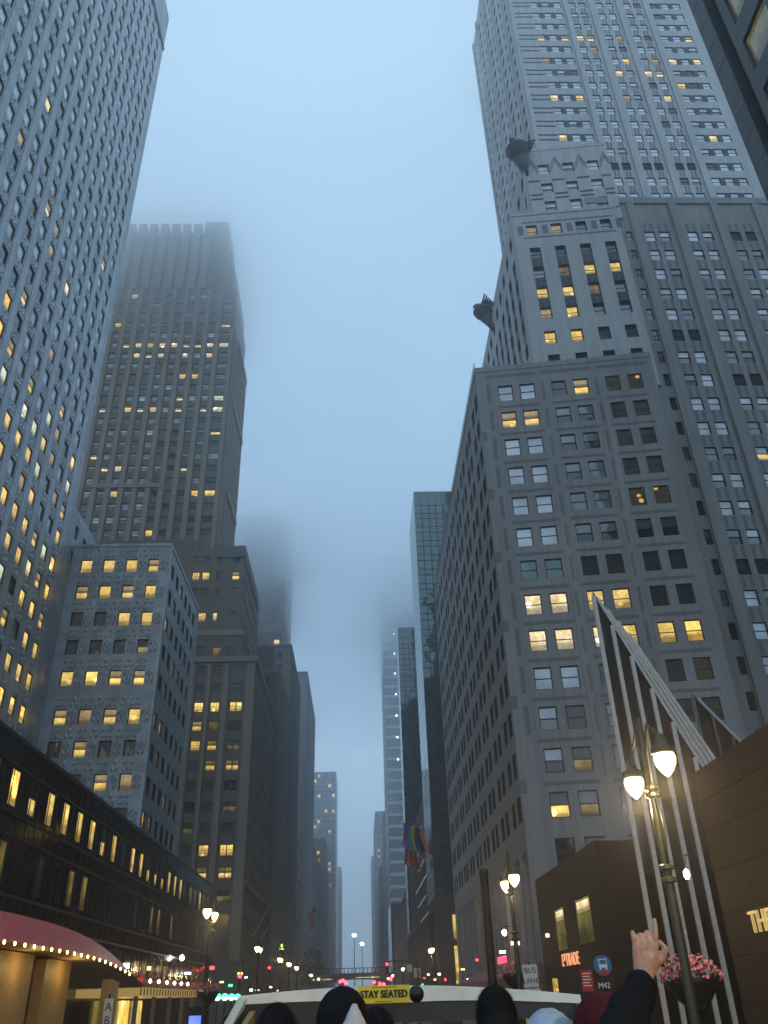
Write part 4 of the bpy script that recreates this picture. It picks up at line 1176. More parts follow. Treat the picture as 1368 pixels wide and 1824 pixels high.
# ------------------------------------------------------------------ road bridge across the street
vi = Bld('road_bridge', 'stone and steel road bridge arching over the street by the station', 'bridge', (-2, 246, 0))
q = MB(); n = 24
for k in range(n):
    xa, xb = -26 + 50 * k / n, -26 + 50 * (k + 1) / n
    def arch(x): return 8.6 - ((x + 1) / 25.0) ** 2 * 4.2
    P = [(xa, 240, arch(xa)), (xb, 240, arch(xb)), (xb, 252, arch(xb)), (xa, 252, arch(xa)), (xa, 240, 9.4), (xb, 240, 9.4), (xb, 252, 9.4), (xa, 252, 9.4)]
    q.hexa(P, 'bridge_stone')
vi._part('arch', q)
q = MB(); q.box((-30, 239.6, 9.4), (30, 252.4, 9.8), 'bridge_stone'); vi._part('deck', q)
q = MB()
for k in range(60): q.box((-30 + k, 239.7, 9.8), (-29.82 + k, 239.85, 10.8), 'frame_dark')
q.box((-30, 239.65, 10.8), (30, 239.9, 10.95), 'frame_dark'); vi._part('railing', q)
for x in (-27, 25):
    q = MB(); q.box((x - 2.5, 239.3, 0), (x + 2.5, 252.7, 9.4), 'bridge_stone'); vi._part('abutment', q)
for x0, x1, z in ((-12, -7, 8.5), (-1, 5, 8.7)):
    q = MB(); q.box((x0, 239.3, z - .05), (x1, 239.5, z + .12), 'lit_pale'); vi._part('light_strip', q)
vi.finish()

# ------------------------------------------------------------------ haze and cloud
def volume_box(name, a, b, col, dens, label, aniso=0.85):
    q = MB(); q.box(a, b, 'frame_dark'); me = q.mesh(name); me.materials.clear()
    m = bpy.data.materials.new(name); m.use_nodes = True; n = m.node_tree; n.nodes.clear()
    out = n.nodes.new('ShaderNodeOutputMaterial'); pv = n.nodes.new('ShaderNodeVolumePrincipled')
    pv.inputs['Color'].default_value = (*col, 1); pv.inputs['Density'].default_value = dens; pv.inputs['Anisotropy'].default_value = aniso
    n.links.new(pv.outputs[0], out.inputs['Volume'])
    me.materials.append(m)
    o = bpy.data.objects.new(name, me); COL.objects.link(o)
    o['kind'] = 'stuff'; o['label'] = label
    return o
volume_box('haze', (-420, -320, -1.5), (420, 1320, 222), (0.92, 0.96, 1.0), 0.0012, 'thin blue dusk haze filling the street')
# low cloud: an uneven closed bank, thin at its rim
from mathutils import noise as mnoise
def cloud_bank(name, label, X, Y, nx, ny, dens, col, aniso):
    vb, vt = [], []
    for j in range(ny + 1):
        for i_ in range(nx + 1):
            u, v = i_ / nx, j / ny
            x, y = X[0] + (X[1] - X[0]) * u, Y[0] + (Y[1] - Y[0]) * v
            e = min(1, min(u, 1 - u) * 6) * min(1, min(v * 12, (1 - v) * 1.7))
            e = e * e * (3 - 2 * e)
            nz = mnoise.noise(Vector((x / 34, y / 34, 1.7))) * 10 + mnoise.noise(Vector((x / 13, y / 13, 5.1))) * 5
            zb = 149 - 6 * v + nz
            zt = 202 + mnoise.noise(Vector((x / 40, y / 40, 9.3))) * 7
            mid = (zb + zt) / 2
            vb.append((x, y, mid + (zb - mid) * (.02 + .98 * e))); vt.append((x, y, mid + (zt - mid) * (.02 + .98 * e)))
    n = (nx + 1) * (ny + 1); F = []
    def idx(i_, j): return j * (nx + 1) + i_
    for j in range(ny):
        for i_ in range(nx):
            a, b, c, d = idx(i_, j), idx(i_ + 1, j), idx(i_ + 1, j + 1), idx(i_, j + 1)
            F.append((a, d, c, b)); F.append((a + n, b + n, c + n, d + n))
    for i_ in range(nx):
        a, b = idx(i_, 0), idx(i_ + 1, 0); F.append((a, b, b + n, a + n))
        a, b = idx(i_, ny), idx(i_ + 1, ny); F.append((b, a, a + n, b + n))
    for j in range(ny):
        a, b = idx(0, j), idx(0, j + 1); F.append((b, a, a + n, b + n))
        a, b = idx(nx, j), idx(nx, j + 1); F.append((a, b, b + n, a + n))
    me = bpy.data.meshes.new(name); me.from_pydata(vb + vt, [], F)
    m = bpy.data.materials.new(name); m.use_nodes = True; nn = m.node_tree; nn.nodes.clear()
    out = nn.nodes.new('ShaderNodeOutputMaterial'); pv = nn.nodes.new('ShaderNodeVolumePrincipled')
    pv.inputs['Color'].default_value = (*col, 1); pv.inputs['Density'].default_value = dens; pv.inputs['Anisotropy'].default_value = aniso
    nn.links.new(pv.outputs[0], out.inputs['Volume']); me.materials.append(m)
    o = bpy.data.objects.new(name, me); COL.objects.link(o); o['kind'] = 'stuff'; o['label'] = label
cloud_bank('low_cloud', 'low cloud wrapping the tops of the towers', (-150, 130), (98, 700), 30, 52, 0.031, (0.97, 0.985, 1.0), 0.85)

# ------------------------------------------------------------------ street furniture
flat_mat('iron_black', (0.012, 0.013, 0.012), rough=0.45, metal=0.2)
flat_mat('iron_green', (0.045, 0.05, 0.035), rough=0.4, metal=0.4)
emit_mat('lamp_globe', (1.0, 0.74, 0.36), 6.0)
emit_mat('lamp_white', (1.0, 0.93, 0.8), 16.0)
emit_mat('lens_red', (1.0, 0.02, 0.03), 16.0)
emit_mat('lens_green', (0.05, 1.0, 0.25), 6.0)
flat_mat('lens_off', (0.03, 0.025, 0.02), rough=0.3)
def child(name, q, parent, smooth=False):
    c = bpy.data.objects.new(name, q.mesh(name, smooth)); COL.objects.link(c); c.parent = parent; return c
def lamp_light(parent, loc, power, col=(1.0, 0.68, 0.34), r=.2):
    l = bpy.data.lights.new('lamp_light', 'POINT'); l.energy = power; l.color = col; l.shadow_soft_size = r
    o = bpy.data.objects.new('lamp_light', l); COL.objects.link(o); o.parent = parent; o.location = loc
    return o
def make_lamp(label, loc, h=8.0):
    o = thing('street_lamp', label, 'street lamp', loc, 'twin globe street lamps')
    q = MB(); q.lathe([(.34, 0), (.34, .35), (.25, .5), (.2, 1.2), (.14, 1.5), (.11, 3.0), (.085, h - .2), (.07, h + .9), (.05, h + 1.3), (.01, h + 1.45)], 'iron_green', n=12)
    child('pole', q, o, True)
    for z in (h - 2.1, h - 1.85, h - .35, h - .2):
        q = MB(); q.lathe([(.09, -.06), (.17, -.03), (.17, .04), (.09, .08)], 'iron_green', (0, 0, z), n=12); child('collar', q, o)
    for s_ in (-1, 1):
        q = MB(); pts = []
        for k in range(11):
            t = k / 10
            a = math.pi * t
            pts.append((0, s_ * (.08 + .55 * (1 - math.cos(a)) * 1.0), h - .3 + 1.35 * math.sin(a) * (1 if t < .5 else .8) + (.35 * (t if t < .5 else .5 + (t - .5) * .4))))
        q.tube(pts, .045, 'iron_green', n=8)
        q.tube([(0, s_ * .1, h - 1.8), (0, s_ * .3, h - 1.1), (0, s_ * .18, h - .4)], .03, 'iron_green', n=6)
        ar = child('arm', q, o, True)
        gy, gz = s_ * 1.15, h + .3
        q = MB(); q.lathe([(.04, .42), (.1, .36), (.14, .2), (.26, .1), (.27, .0), (.23, -.02)], 'iron_green', (0, gy, gz), n=14); child('hood', q, ar, True)
        q = MB(); q.lathe([(.20, 0), (.235, -.11), (.21, -.25), (.14, -.37), (.06, -.46), (.01, -.49)], 'lamp_globe', (0, gy, gz), n=14); child('globe', q, ar, True)
    return o
L0 = make_lamp('twin globe street lamp with iron arms standing by the glass pyramid', (6.62, 18.9, .15), 7.95)
for s_ in (-1, 1): lamp_light(L0, (0, s_ * 1.15, 7.6), 480)
LAMPS = [('twin globe street lamp in front of the brown granite block', (6.62, 39.0, .15), 260),
         ('twin globe street lamp beside the black glass podium', (-8.1, 50.0, .15), 220),
         ('twin globe street lamp by the end of the black glass podium', (-9.3, 86, .15), 0),
         ('twin globe street lamp outside the shops under the pale brick skyscraper', (7.6, 98.0, .15), 160)]
for lb, lc, pw in LAMPS:
    c = copy_tree(L0, None, lc)
    for k in list(c.children):
        if k.type == 'LIGHT': bpy.data.objects.remove(k)
    c['label'] = lb
    if pw: lamp_light(c, (0, 0, 7.6), pw * 4.5)
c = copy_tree(L0, None, (6.62, -1.4, .15)); c['label'] = 'twin globe street lamp on the pavement level with the rear of the tour bus'
far_lab = 'twin globe street lamp in the row before the brown tower and bridge'
for lc in ((-9.3, 110, .15), (-9.3, 124, .15), (-9.3, 139, .15), (-9.3, 181, .15), (-9.3, 215, .15), (7.4, 160, .15), (7.2, 205, .15), (7.0, 232, .15)):
    c = copy_tree(L0, None, lc)
    for k in list(c.children):
        if k.type == 'LIGHT': bpy.data.objects.remove(k)
    side_n = 'brown tower side' if lc[0] < 0 else 'hotel side'
    od = {215: 'twin globe lamp nearest the bridge on the ', 181: 'second twin globe lamp from the bridge on the ', 139: 'third twin globe lamp from the bridge on the ', 124: 'fourth twin globe lamp from the bridge on the ', 110: 'fifth twin globe lamp from the bridge on the ', 232: 'twin globe lamp nearest the bridge on the ', 205: 'second twin globe lamp from the bridge on the ', 160: 'third twin globe lamp from the bridge on the '}[lc[1]]
    c['label'] = od + side_n; c['group'] = 'far row of twin lamps'
    if lc[1] in (110, 139, 181, 160): lamp_light(c, (0, 0, 7.6), 700)
# tall white street lights past the bridge
for i, (x, y, z) in enumerate(((-1.6, 300, 22.0), (1.0, 330, 21.0))):
    o = thing('street_light', ('taller' if i == 0 else 'shorter') + ' white street light glowing beyond the bridge', 'street light', (x, y, 0), 'white street lights beyond the bridge')
    q = MB(); q.tube([(0, 0, 0), (0, 0, z)], [.16, .1], 'iron_green'); child('pole', q, o)
    q = MB(); q.lathe([(.1, -.5), (.6, -.3), (.7, 0), (.5, .35), (.1, .5)], 'lamp_white', (0, 0, z), n=12); child('globe', q, o, True)
# wall brackets with white lamps
o = thing('wall_lamp', 'white lamp on a bracket near the glass pyramid mullions', 'lamp', (13.9, 37.4, 8.2))
q = MB(); q.tube([(0.6, 0, .6), (.1, 0, .75), (0, 0, .3)], .04, 'iron_green'); child('bracket', q, o)
q = MB(); q.lathe([(.03, .18), (.11, .1), (.13, -.06), (.07, -.2), (.01, -.22)], 'lamp_white', n=12); child('globe', q, o, True)
for i, (x, y, z, nm) in enumerate(((-17.4, 92, 8.0, 'round white lamp hung above the golden shop canopy'), (13.3, 84.0, 8.9, 'white lamp glinting on the tall shop bays of the pale brick skyscraper'))):
    o = thing('wall_lamp', nm, 'lamp', (x, y, z))
    q = MB(); q.tube([(-.6 if x < 0 else .7, 0, .5), (0, 0, .5), (0, 0, .2)], .04, 'iron_black'); child('bracket', q, o)
    q = MB(); q.lathe([(.04, .25), (.2, .1), (.22, -.1), (.1, -.25), (.01, -.28)], 'lamp_white', n=12); child('globe', q, o, True)

def signal(label, loc, h, arm=0.0, faces='-Y'):
    o = thing('traffic_light', label, 'traffic light', loc, 'traffic lights along the street')
    q = MB(); q.lathe([(.2, 0), (.2, .5), (.09, .7), (.075, h + .6), (.02, h + .8)], 'iron_black', n=10); child('pole', q, o)
    if arm:
        q = MB(); q.tube([(0, 0, h + .1), (arm * .5, 0, h + .75), (arm, 0, h + .7)], .06, 'iron_black'); child('mast_arm', q, o)
    q = MB(); q.box((arm - .18, -.28, h - .6), (arm + .18, -.05, h + .6), 'iron_black'); hd = child('signal_head', q, o)
    for k, m in enumerate(('lens_red', 'lens_off', 'lens_off')):
        q = MB(); q.lathe([(.17, 0), (.155, .06), (.06, .11)], m, n=14)
        M = Matrix.Translation((arm, -.28, h + .4 - .4 * k)) @ Matrix.Rotation(math.pi / 2, 4, 'X')
        r = MB(); r.add(q, M); child('lens', r, hd)
        v = MB(); v.tube([(arm - .14, -.3, h + .4 - .4 * k + .02), (arm - .1, -.42, h + .4 - .4 * k + .12), (arm + .1, -.42, h + .4 - .4 * k + .12), (arm + .14, -.3, h + .4 - .4 * k + .02)], .015, 'iron_black', n=4); child('visor', v, hd)
    return o
s1 = signal('red traffic light on a long arm over the road from the skyscraper side', (7.2, 116, .15), 7.1, -3.8)
l_ = bpy.data.lights.new('signal_light', 'POINT'); l_.energy = 25; l_.color = (1, .03, .03); l_.shadow_soft_size = .15
signal('red traffic light at the corner of the brown brick tower', (-12.9, 135, .15), 7.7)
signal('red traffic light on the pavement past the golden shop canopy', (-12.7, 100.5, .15), 5.9)
far = [(-3.6, 203), (-3.0, 208), (4.4, 206), (6.6, 202), (3.2, 209), (5.4, 212), (-4.4, 214)]
emit_mat('glow_red_far', (1.0, 0.03, 0.05), 14.0)
for i, (x, y) in enumerate(far):
    s_ = signal('small red traffic light just before the road bridge', (x, y, 0), 7.1 - .4 * (i % 3)); s_['group'] = 'red signals before the bridge'
    gl = MB(); gl.lathe([(.05, -.3), (.32, -.12), (.36, .1), (.2, .32), (.02, .4)], 'glow_red_far', (0, -.5, 7.5 - .4 * (i % 3)), n=12); child('lens', gl, s_, True)  # oversized red body added before the head so the signal glows larger
flat_mat('plate_white', (0.62, 0.60, 0.54), rough=0.4)
flat_mat('plate_red', (0.42, 0.03, 0.03), rough=0.4)
flat_mat('plate_blue', (0.04, 0.16, 0.34), rough=0.4)
flat_mat('plate_yellow', (0.78, 0.56, 0.02), rough=0.35)
flat_mat('ink_black', (0.012, 0.012, 0.012), rough=0.5, var=0)
flat_mat('ink_white', (0.8, 0.8, 0.78), rough=0.5, var=0)
def sign_text(parent, txt, size, mat, x, z, y=-.035, sx=1.0):
    q = on_wall(text_mb(txt, size, mat, .004, 1.0, sx), (x, y, z), 0.0); child('lettering', q, parent)
# bus lane sign
o = thing('street_sign', 'grey white bus lane sign on a pole by the kerb', 'sign', (6.55, 36.0, .15), rz=.1)
q = MB(); q.tube([(.0, .03, 0), (0, .03, 4.9)], .04, 'iron_black'); child('pole', q, o)
q = MB(); q.box((-.29, -.03, 4.06), (.29, 0, 4.82), 'plate_white'); p = child('plate', q, o)
sign_text(p, 'BUS', .27, 'ink_black', 0, 4.62); sign_text(p, 'LANE', .25, 'ink_black', 0, 4.28)
q = MB(); q.box((-.29, -.03, 3.2), (.29, 0, 4.02), 'plate_white'); p = child('plate', q, o)

for zz, hw in ((3.88, .2), (3.7, .16)):
    for i in range(4):
        r = MB(); r.box((-hw + hw * .5 * i, -.04, zz - .05), (-hw + hw * .5 * i + hw * .36, -.031, zz + .05), 'ink_black'); child('print_mark', r, p)
sign_text(p, '$205', .24, 'ink_black', 0, 3.46)
# bus stop sign
o = thing('bus_stop_sign', 'round blue bus stop sign with a red panel beside it', 'sign', (8.25, 32, .15), rz=.1)
q = MB(); q.tube([(0, .03, 0), (0, .03, 5.0)], .045, 'iron_black'); child('pole', q, o)
r = MB(); c_ = MB(); c_.lathe([(.32, 0), (.32, .04)], 'plate_blue', n=28); r.add(c_, Matrix.Translation((.1, 0, 4.62)) @ Matrix.Rotation(math.pi / 2, 4, 'X')); p = child('disc', r, o)
r = MB(); r.box((-.05, -.06, 4.55), (.25, -.045, 4.82), 'ink_white'); r.box((-.02, -.07, 4.66), (.22, -.061, 4.79), 'plate_blue'); r.box((-.04, -.06, 4.49), (.03, -.045, 4.54), 'ink_white'); r.box((.17, -.06, 4.49), (.24, -.045, 4.54), 'ink_white'); child('bus_symbol', r, p)
r = MB(); r.poly([(-.14, -.045, 4.42), (.34, -.045, 4.42), (.25, -.045, 4.34), (.1, -.045, 4.31), (-.05, -.045, 4.34)], 'plate_red'); child('red_segment', r, p)
q = MB(); q.box((-.72, -.03, 3.86), (-.32, 0, 4.5), 'plate_red'); p = child('red_panel', q, o)
for k in range(5):
    r = MB(); r.box((-.68, -.045, 4.38 - .09 * k), (-.38 - .05 * (k % 2), -.031, 4.41 - .09 * k), 'ink_white'); child('print_line', r, p)
sign_text(o, 'M42', .24, 'ink_white', .05, 4.02)
# tall dark pole
o = thing('signal_pole', 'thick plain black steel pole beside the nearer right lamp row', 'pole', (6.25, 44.3, .15))
q = MB(); q.lathe([(.3, 0), (.3, .6), (.22, .75), (.2, 9.0), (.24, 9.05), (.22, 9.25), (.05, 9.35)], 'iron_black', n=16); child('shaft', q, o, True)
q = MB(); q.lathe([(.32, 0), (.34, .2), (.24, .5)], 'iron_black', (0, 0, .1), n=16); child('base_collar', q, o)
# no-turn sign and companions
for x, y, z, lb in ((7.2, 117, 6.5, 'small white turn sign hung before the black hotel annex'), (8.0, 150, 7.9, 'pale blank sign plate beside the black hotel annex')):
    o = thing('road_sign', lb, 'sign', (x, y, .15))
    q = MB(); q.tube([(0, .03, 0), (0, .03, z + .6)], .04, 'iron_black'); child('pole', q, o)
    q = MB(); q.box((-.42, -.03, z - .55), (.42, 0, z + .55), 'plate_white'); p = child('plate', q, o)
    if y < 120:
        r = MB(); r.tube([(.2, -.04, z - .3), (.15, -.04, z + .1), (-.2, -.04, z + .25)], .06, 'ink_black', n=6); child('arrow', r, p)

# flower bowls
flat_mat('petal_pink', (0.31, 0.10, 0.145), rough=0.7, var=0.4)
flat_mat('leaf_green', (0.05, 0.08, 0.03), rough=0.7, var=0.3)
def flowers(label, loc, seed, s_=1.0):
    o = thing('flower_bowl', label, 'flower bowl', loc)
    q = MB(); q.lathe([(.04, -.62), (.12, -.6), (.34, -.42), (.52, -.15), (.6, .02), (.56, .02), (.5, -.02)], 'iron_black', n=18); child('bowl', q, o, True)
    q = MB(); q.tube([(0, 0, -.6), (0, 0, -4.0)], .1, 'iron_black'); child('stem', q, o)
    r = random.Random(seed)
    q = MB()
    for k in range(700):
        a = r.random() * 6.283; rad = .66 * math.sqrt(r.random())
        hgt = .05 + (.36 * (1 - (rad / .72) ** 2)) * r.random() + .1 * r.random() - (.18 if rad > .58 else 0) * r.random()
        c = Vector((rad * math.cos(a), rad * math.sin(a), hgt)); sz = .022 + .03 * r.random()
        d1 = Vector((r.uniform(-1, 1), r.uniform(-1, 1), r.uniform(-1, 1))).normalized(); d2 = d1.orthogonal().normalized()
        m = 'petal_pink' if r.random() < .8 else 'leaf_green'
        q.poly([c - d1 * sz, c + d2 * sz, c + d1 * sz, c - d2 * sz], m)
    f = child('blossoms', q, o); f['kind'] = 'stuff'
    return o
flowers('wide bowl of pink flowers at the foot of the glass pyramid', (7.05, 19.9, 4.2), 1)
flowers('bowl of pink flowers behind the bus lane sign', (6.55, 39.6, 4.75), 2)
flowers('bowl of pink flowers under the lamp at the black podium', (-7.9, 49.8, 4.55), 3)

# flags
cl = {'flag_red': (.8, .03, .03), 'flag_orange': (.9, .3, .03), 'flag_yellow': (.9, .7, .05), 'flag_green': (.06, .5, .1), 'flag_blue': (.06, .2, .75), 'flag_violet': (.4, .1, .55), 'flag_white': (.6, .6, .6), 'flag_navy': (.02, .03, .12)}
for k, v in cl.items(): flat_mat(k, v, rough=0.8)
def flag(label, root, tip, stripes, width, drop, seed, stars=False, group=None):
    o = thing('flag', label, 'flag', root, group)
    R0, T0 = Vector((0, 0, 0)), Vector(tip) - Vector(root)
    q = MB(); q.tube([R0, T0], .07, 'mullion_white', n=6); child('pole', q, o)
    q = MB(); q.lathe([(.02, -.12), (.14, 0), (.02, .14)], 'gilt', tuple(T0), n=8); child('finial', q, o)
    ns = len(stripes); r = random.Random(seed)
    d = T0.normalized()
    ph = r.random() * 6
    for i, m in enumerate(stripes):
        g = MB()
        for a in range(8):
            P = []
            for (ii, aa) in ((i, a), (i + 1, a), (i + 1, a + 1), (i, a + 1)):
                s_ = ii / ns; t = aa / 8
                p = T0 - d * (.2 + width * (s_)) + Vector((0, 0, -drop * t)) + Vector((.25 * math.sin(5 * t + ph + 3 * s_), .35 * math.sin(6 * s_ + ph + 2 * t) * t, 0)) + Vector((.5 * t, 0, 0))
                P.append(p)
            g.poly(P, m)
        child('stripe', g, o)
    if stars:
        g = MB(); p0 = T0 - d * (.25) + Vector((0, -.12, -.05)); 
        g.poly([p0, p0 - d * width * .45, p0 - d * width * .45 + Vector((.1, 0, -drop * .4)), p0 + Vector((.1, 0, -drop * .4))], 'flag_navy'); child('canton', g, o)
RB = ['flag_violet', 'flag_blue', 'flag_green', 'flag_yellow', 'flag_orange', 'flag_red']
flag('rainbow striped flag hung from a pole on the glass hotel', (13.0, 171.5, 32.4), (8.4, 168, 33.4), RB, 4.4, 4.8, 1)
flag('drooping orange and red flag beside the rainbow flag', (13.0, 176, 29.5), (8.6, 173, 30.8), ['flag_navy', 'flag_orange', 'flag_red', 'flag_orange', 'flag_red'], 3.6, 4.2, 2)
flag('dark folded flag at the hotel corner', (13.0, 158.5, 30.2), (9.9, 156.5, 30.6), ['flag_navy', 'flag_navy', 'flag_orange'], 2.2, 4.0, 3)
US = ['flag_red', 'flag_white'] * 3 + ['flag_red']
flag('red and white striped flag on a pole past the tan office building', (-18.1, 300, 26.5), (-14.2, 296, 31.0), US, 3.8, 5.0, 4, stars=True)
flag('plain white flag beside the striped flag far along the street', (-18.1, 306, 24.0), (-14.2, 302, 28.4), ['flag_white'] * 4, 3.6, 5.0, 5)
for i, (y, z) in enumerate(((168, 14.5), (176, 13.2))):
    o = thing('flagpole', ('upper' if i == 0 else 'lower') + ' bare slanting flagpole on the brown brick tower base', 'flagpole', (-19.3, y, z), 'bare flagpoles on the brown tower')
    q = MB(); q.tube([(0, 0, 0), (3.2, -4.0, 4.4)], [.09, .05], 'mullion_white', n=6); child('shaft', q, o)
    q = MB(); q.lathe([(.02, -.12), (.14, 0), (.02, .14)], 'mullion_white', (3.2, -4.0, 4.4), n=8); child('finial', q, o)

# arched red canopy with bulbs
flat_mat('canopy_red', (0.74, 0.16, 0.165), rough=0.28, spec=0.7)
flat_mat('cream_wall', (0.50, 0.36, 0.15), rough=0.55)
flat_mat('rust_wall', (0.16, 0.07, 0.04), rough=0.5)
emit_mat('bulb', (1.0, 0.72, 0.30), 9.0)
emit_mat('neon_red', (1.0, 0.03, 0.06), 5.0)
cp = thing('entrance_canopy', 'arched dark red entrance canopy edged with a row of bulbs', 'canopy', (-13, 29, 0))
cb = Vector((-13, 29, 0))
def cch(name, q, par=cp, smooth=False):
    q.v = [tuple(Vector(p) - cb) for p in q.v]; return child(name, q, par, smooth)
def ct(y):
    t = (y - 28.6) / (15.9 if y > 28.6 else 13.3)
    return 6.48 - 1.72 * abs(t) ** 2.5
def cbm(y):
    t = (y - 28.6) / (15.9 if y > 28.6 else 13.3)
    return 5.72 - .96 * abs(t) ** 3.2
q = MB(); n = 40
ys = [15.3 + 29.2 * k / n for k in range(n + 1)]
for a, b in zip(ys, ys[1:]):
    ta, tb, ba, bb = ct(a), ct(b), cbm(a), cbm(b)
    q.poly([(-10.0, a, ba), (-10.0, b, bb), (-10.25, b, tb), (-10.25, a, ta)], 'canopy_red')
    q.poly([(-10.25, a, ta), (-10.25, b, tb), (-17.9, b, tb + .05), (-17.9, a, ta + .05)], 'canopy_red')
    q.poly([(-10.0, b, bb), (-10.0, a, ba), (-17.9, a, ba), (-17.9, b, bb)], 'cream_wall')
cch('fascia', q)
for k in range(30):
    y = 17.2 + 24.0 * k / 29
    q = MB(); q.lathe([(.01, -.07), (.035, -.04), (.038, .01), (.02, .04)], 'bulb', (-9.99, y, cbm(y) - .04), n=8); cch('bulb', q, smooth=True)
for y0, y1, m in ((15.5, 22.3, 'cream_wall'), (22.3, 24.2, 'rust_wall'), (24.2, 27.6, 'cream_wall'), (27.6, 29.6, 'rust_wall'), (29.6, 33.0, 'cream_wall'), (33.0, 34.4, 'rust_wall'), (34.4, 37.4, 'cream_wall')):
    q = MB(); xo = -11.4 if m == 'cream_wall' else -11.8
    q.box((xo - .8, y0, 0.15), (xo, y1, cbm((y0 + y1) / 2) - .05), m); cch('wall_panel', q)
q = MB(); q.hexa([(-10.6, 39.4, .15), (-10.2, 39.4, .15), (-10.2, 40.3, .15), (-10.6, 40.3, .15), (-10.6, 39.2, 5.0), (-10.2, 39.2, 5.0), (-10.2, 40.4, 4.9), (-10.6, 40.4, 4.9)], 'cream_wall'); cch('post', q)
for k in range(4):
    r = MB(); y_ = 28.05 + .3 * k
    r.tube([(-11.74, y_, 4.6), (-11.74, y_ + .06 * (k % 2), 4.86), (-11.74, y_ + .2, 4.84), (-11.74, y_ + .18, 4.6)], .025, 'neon_red', n=6); cch('neon_stroke', r)
for y in (20, 25.9, 31.3, 36): lamp_light(cp, (2.4 - .2 - .0, y - 29, 5.2), 14, (1.0, .66, .26), .15)
# upright banner
o = thing('banner', 'small white upright banner with dark letters by the arched canopy', 'banner', (-9.8, 37.6, .15), rz=.35)
q = MB(); q.box((-.17, -.03, 2.3), (.17, 0, 4.15), 'plate_white'); p = child('panel', q, o)
sign_text(p, 'A', .4, 'ink_black', 0, 3.85); sign_text(p, 'B', .4, 'ink_black', 0, 3.4)
q = MB(); q.tube([(0, .04, 0), (0, .04, 4.3)], .035, 'iron_black'); child('pole', q, o)
# golden shop canopy
emit_mat('gold_band', (1.0, 0.62, 0.2), .26)
o = thing('shop_canopy', 'golden lit shop canopy on posts at street level by the podium', 'canopy', (-16, 71, 0))
q = MB(); q.box((-2.0, -10.2, 4.55), (2.0, 11, 5.05), 'gold_band'); child('band', q, o)
q = MB(); q.box((-2.0, -10.1, 5.06), (1.95, 10.9, 5.2), 'podium_band'); child('roof', q, o)
for k in range(22):
    q = MB(); q.box((2.0, -10 + .97 * k, 4.6), (2.05, -9.85 + .97 * k, 5.0), 'podium_band'); child('fin', q, o)
for y in (-9.8, -4.5, 1, 6, 10.6):
    q = MB(); q.box((1.6, y - .12, .15), (1.85, y + .12, 4.55), 'frame_grey'); child('post', q, o)
for k in range(6):
    q = MB(); q.lathe([(.02, -.12), (.11, 0), (.02, .12)], 'lamp_white', (1.9, -7 + 2.8 * k, 5.45), n=8); child('lamp', q, o)
for y0, y1, m in ((-6, -3.4, 'lit_dim'), (.8, 3.6, 'lit_room'), (5, 8, 'lit_soft')):
    q = MB(); q.box((-1.95, y0, .3), (-1.85, y1, 4.4), m); child('shop_window', q, o)
# green subway globes
flat_mat('globe_white', (.7, .75, .7), rough=.3, emit=(.6, 1, .75), es=2.5)
for k in range(5):
    o = thing('subway_lamp', ['green and white subway globe lamp nearest the screen kiosk', 'second green and white subway globe lamp from the screen kiosk', 'third green and white subway globe lamp from the screen kiosk', 'fourth green and white subway globe lamp from the screen kiosk', 'green and white subway globe lamp farthest from the screen kiosk'][k], 'lamp', (-10.3 + .05 * k, 65.5 + 3.4 * k, .15), 'green subway globes')
    q = MB(); q.tube([(0, 0, 0), (0, 0, 4.1)], .06, 'iron_green'); child('post', q, o)
    q = MB(); q.lathe([(.02, .0), (.2, .08), (.26, .25)], 'globe_white', (0, 0, 4.02), n=12); child('lower_globe', q, o, True)
    q = MB(); q.lathe([(.26, .25), (.2, .42), (.02, .5)], 'lens_green', (0, 0, 4.02), n=12); child('upper_globe', q, o, True)
# screen kiosk
def screen_mat():
    m, n, b = newmat('screen_blue')
    uv = N(n, 'ShaderNodeNewGeometry'); sx = N(n, 'ShaderNodeSeparateXYZ'); n.links.new(uv.outputs['Position'], sx.inputs[0])
    r = ramp(n, mathn(n, 'MULTIPLY', mathn(n, 'SUBTRACT', sx.outputs[2], 2.0), .6), [(.1, (.7, .12, .1)), (.3, (.6, .7, .9)), (.45, (.15, .3, .8)), (.7, (.03, .1, .6)), (.95, (.02, .05, .4))])
    n.links.new(r.outputs[0], b.inputs['Emission Color']); b.inputs['Emission Strength'].default_value = 2.2; m.cycles.emission_sampling = 'NONE'
screen_mat()
o = thing('screen_kiosk', 'slim black street kiosk with a glowing blue screen', 'kiosk', (-8.6, 50.8, .15), rz=.35)
q = MB(); q.box((-.5, -.14, 0), (.5, .14, 3.75), 'iron_black'); child('body', q, o)
q = MB(); q.box((-.4, -.16, 1.2), (.4, -.141, 3.35), 'screen_blue'); child('screen', q, o)
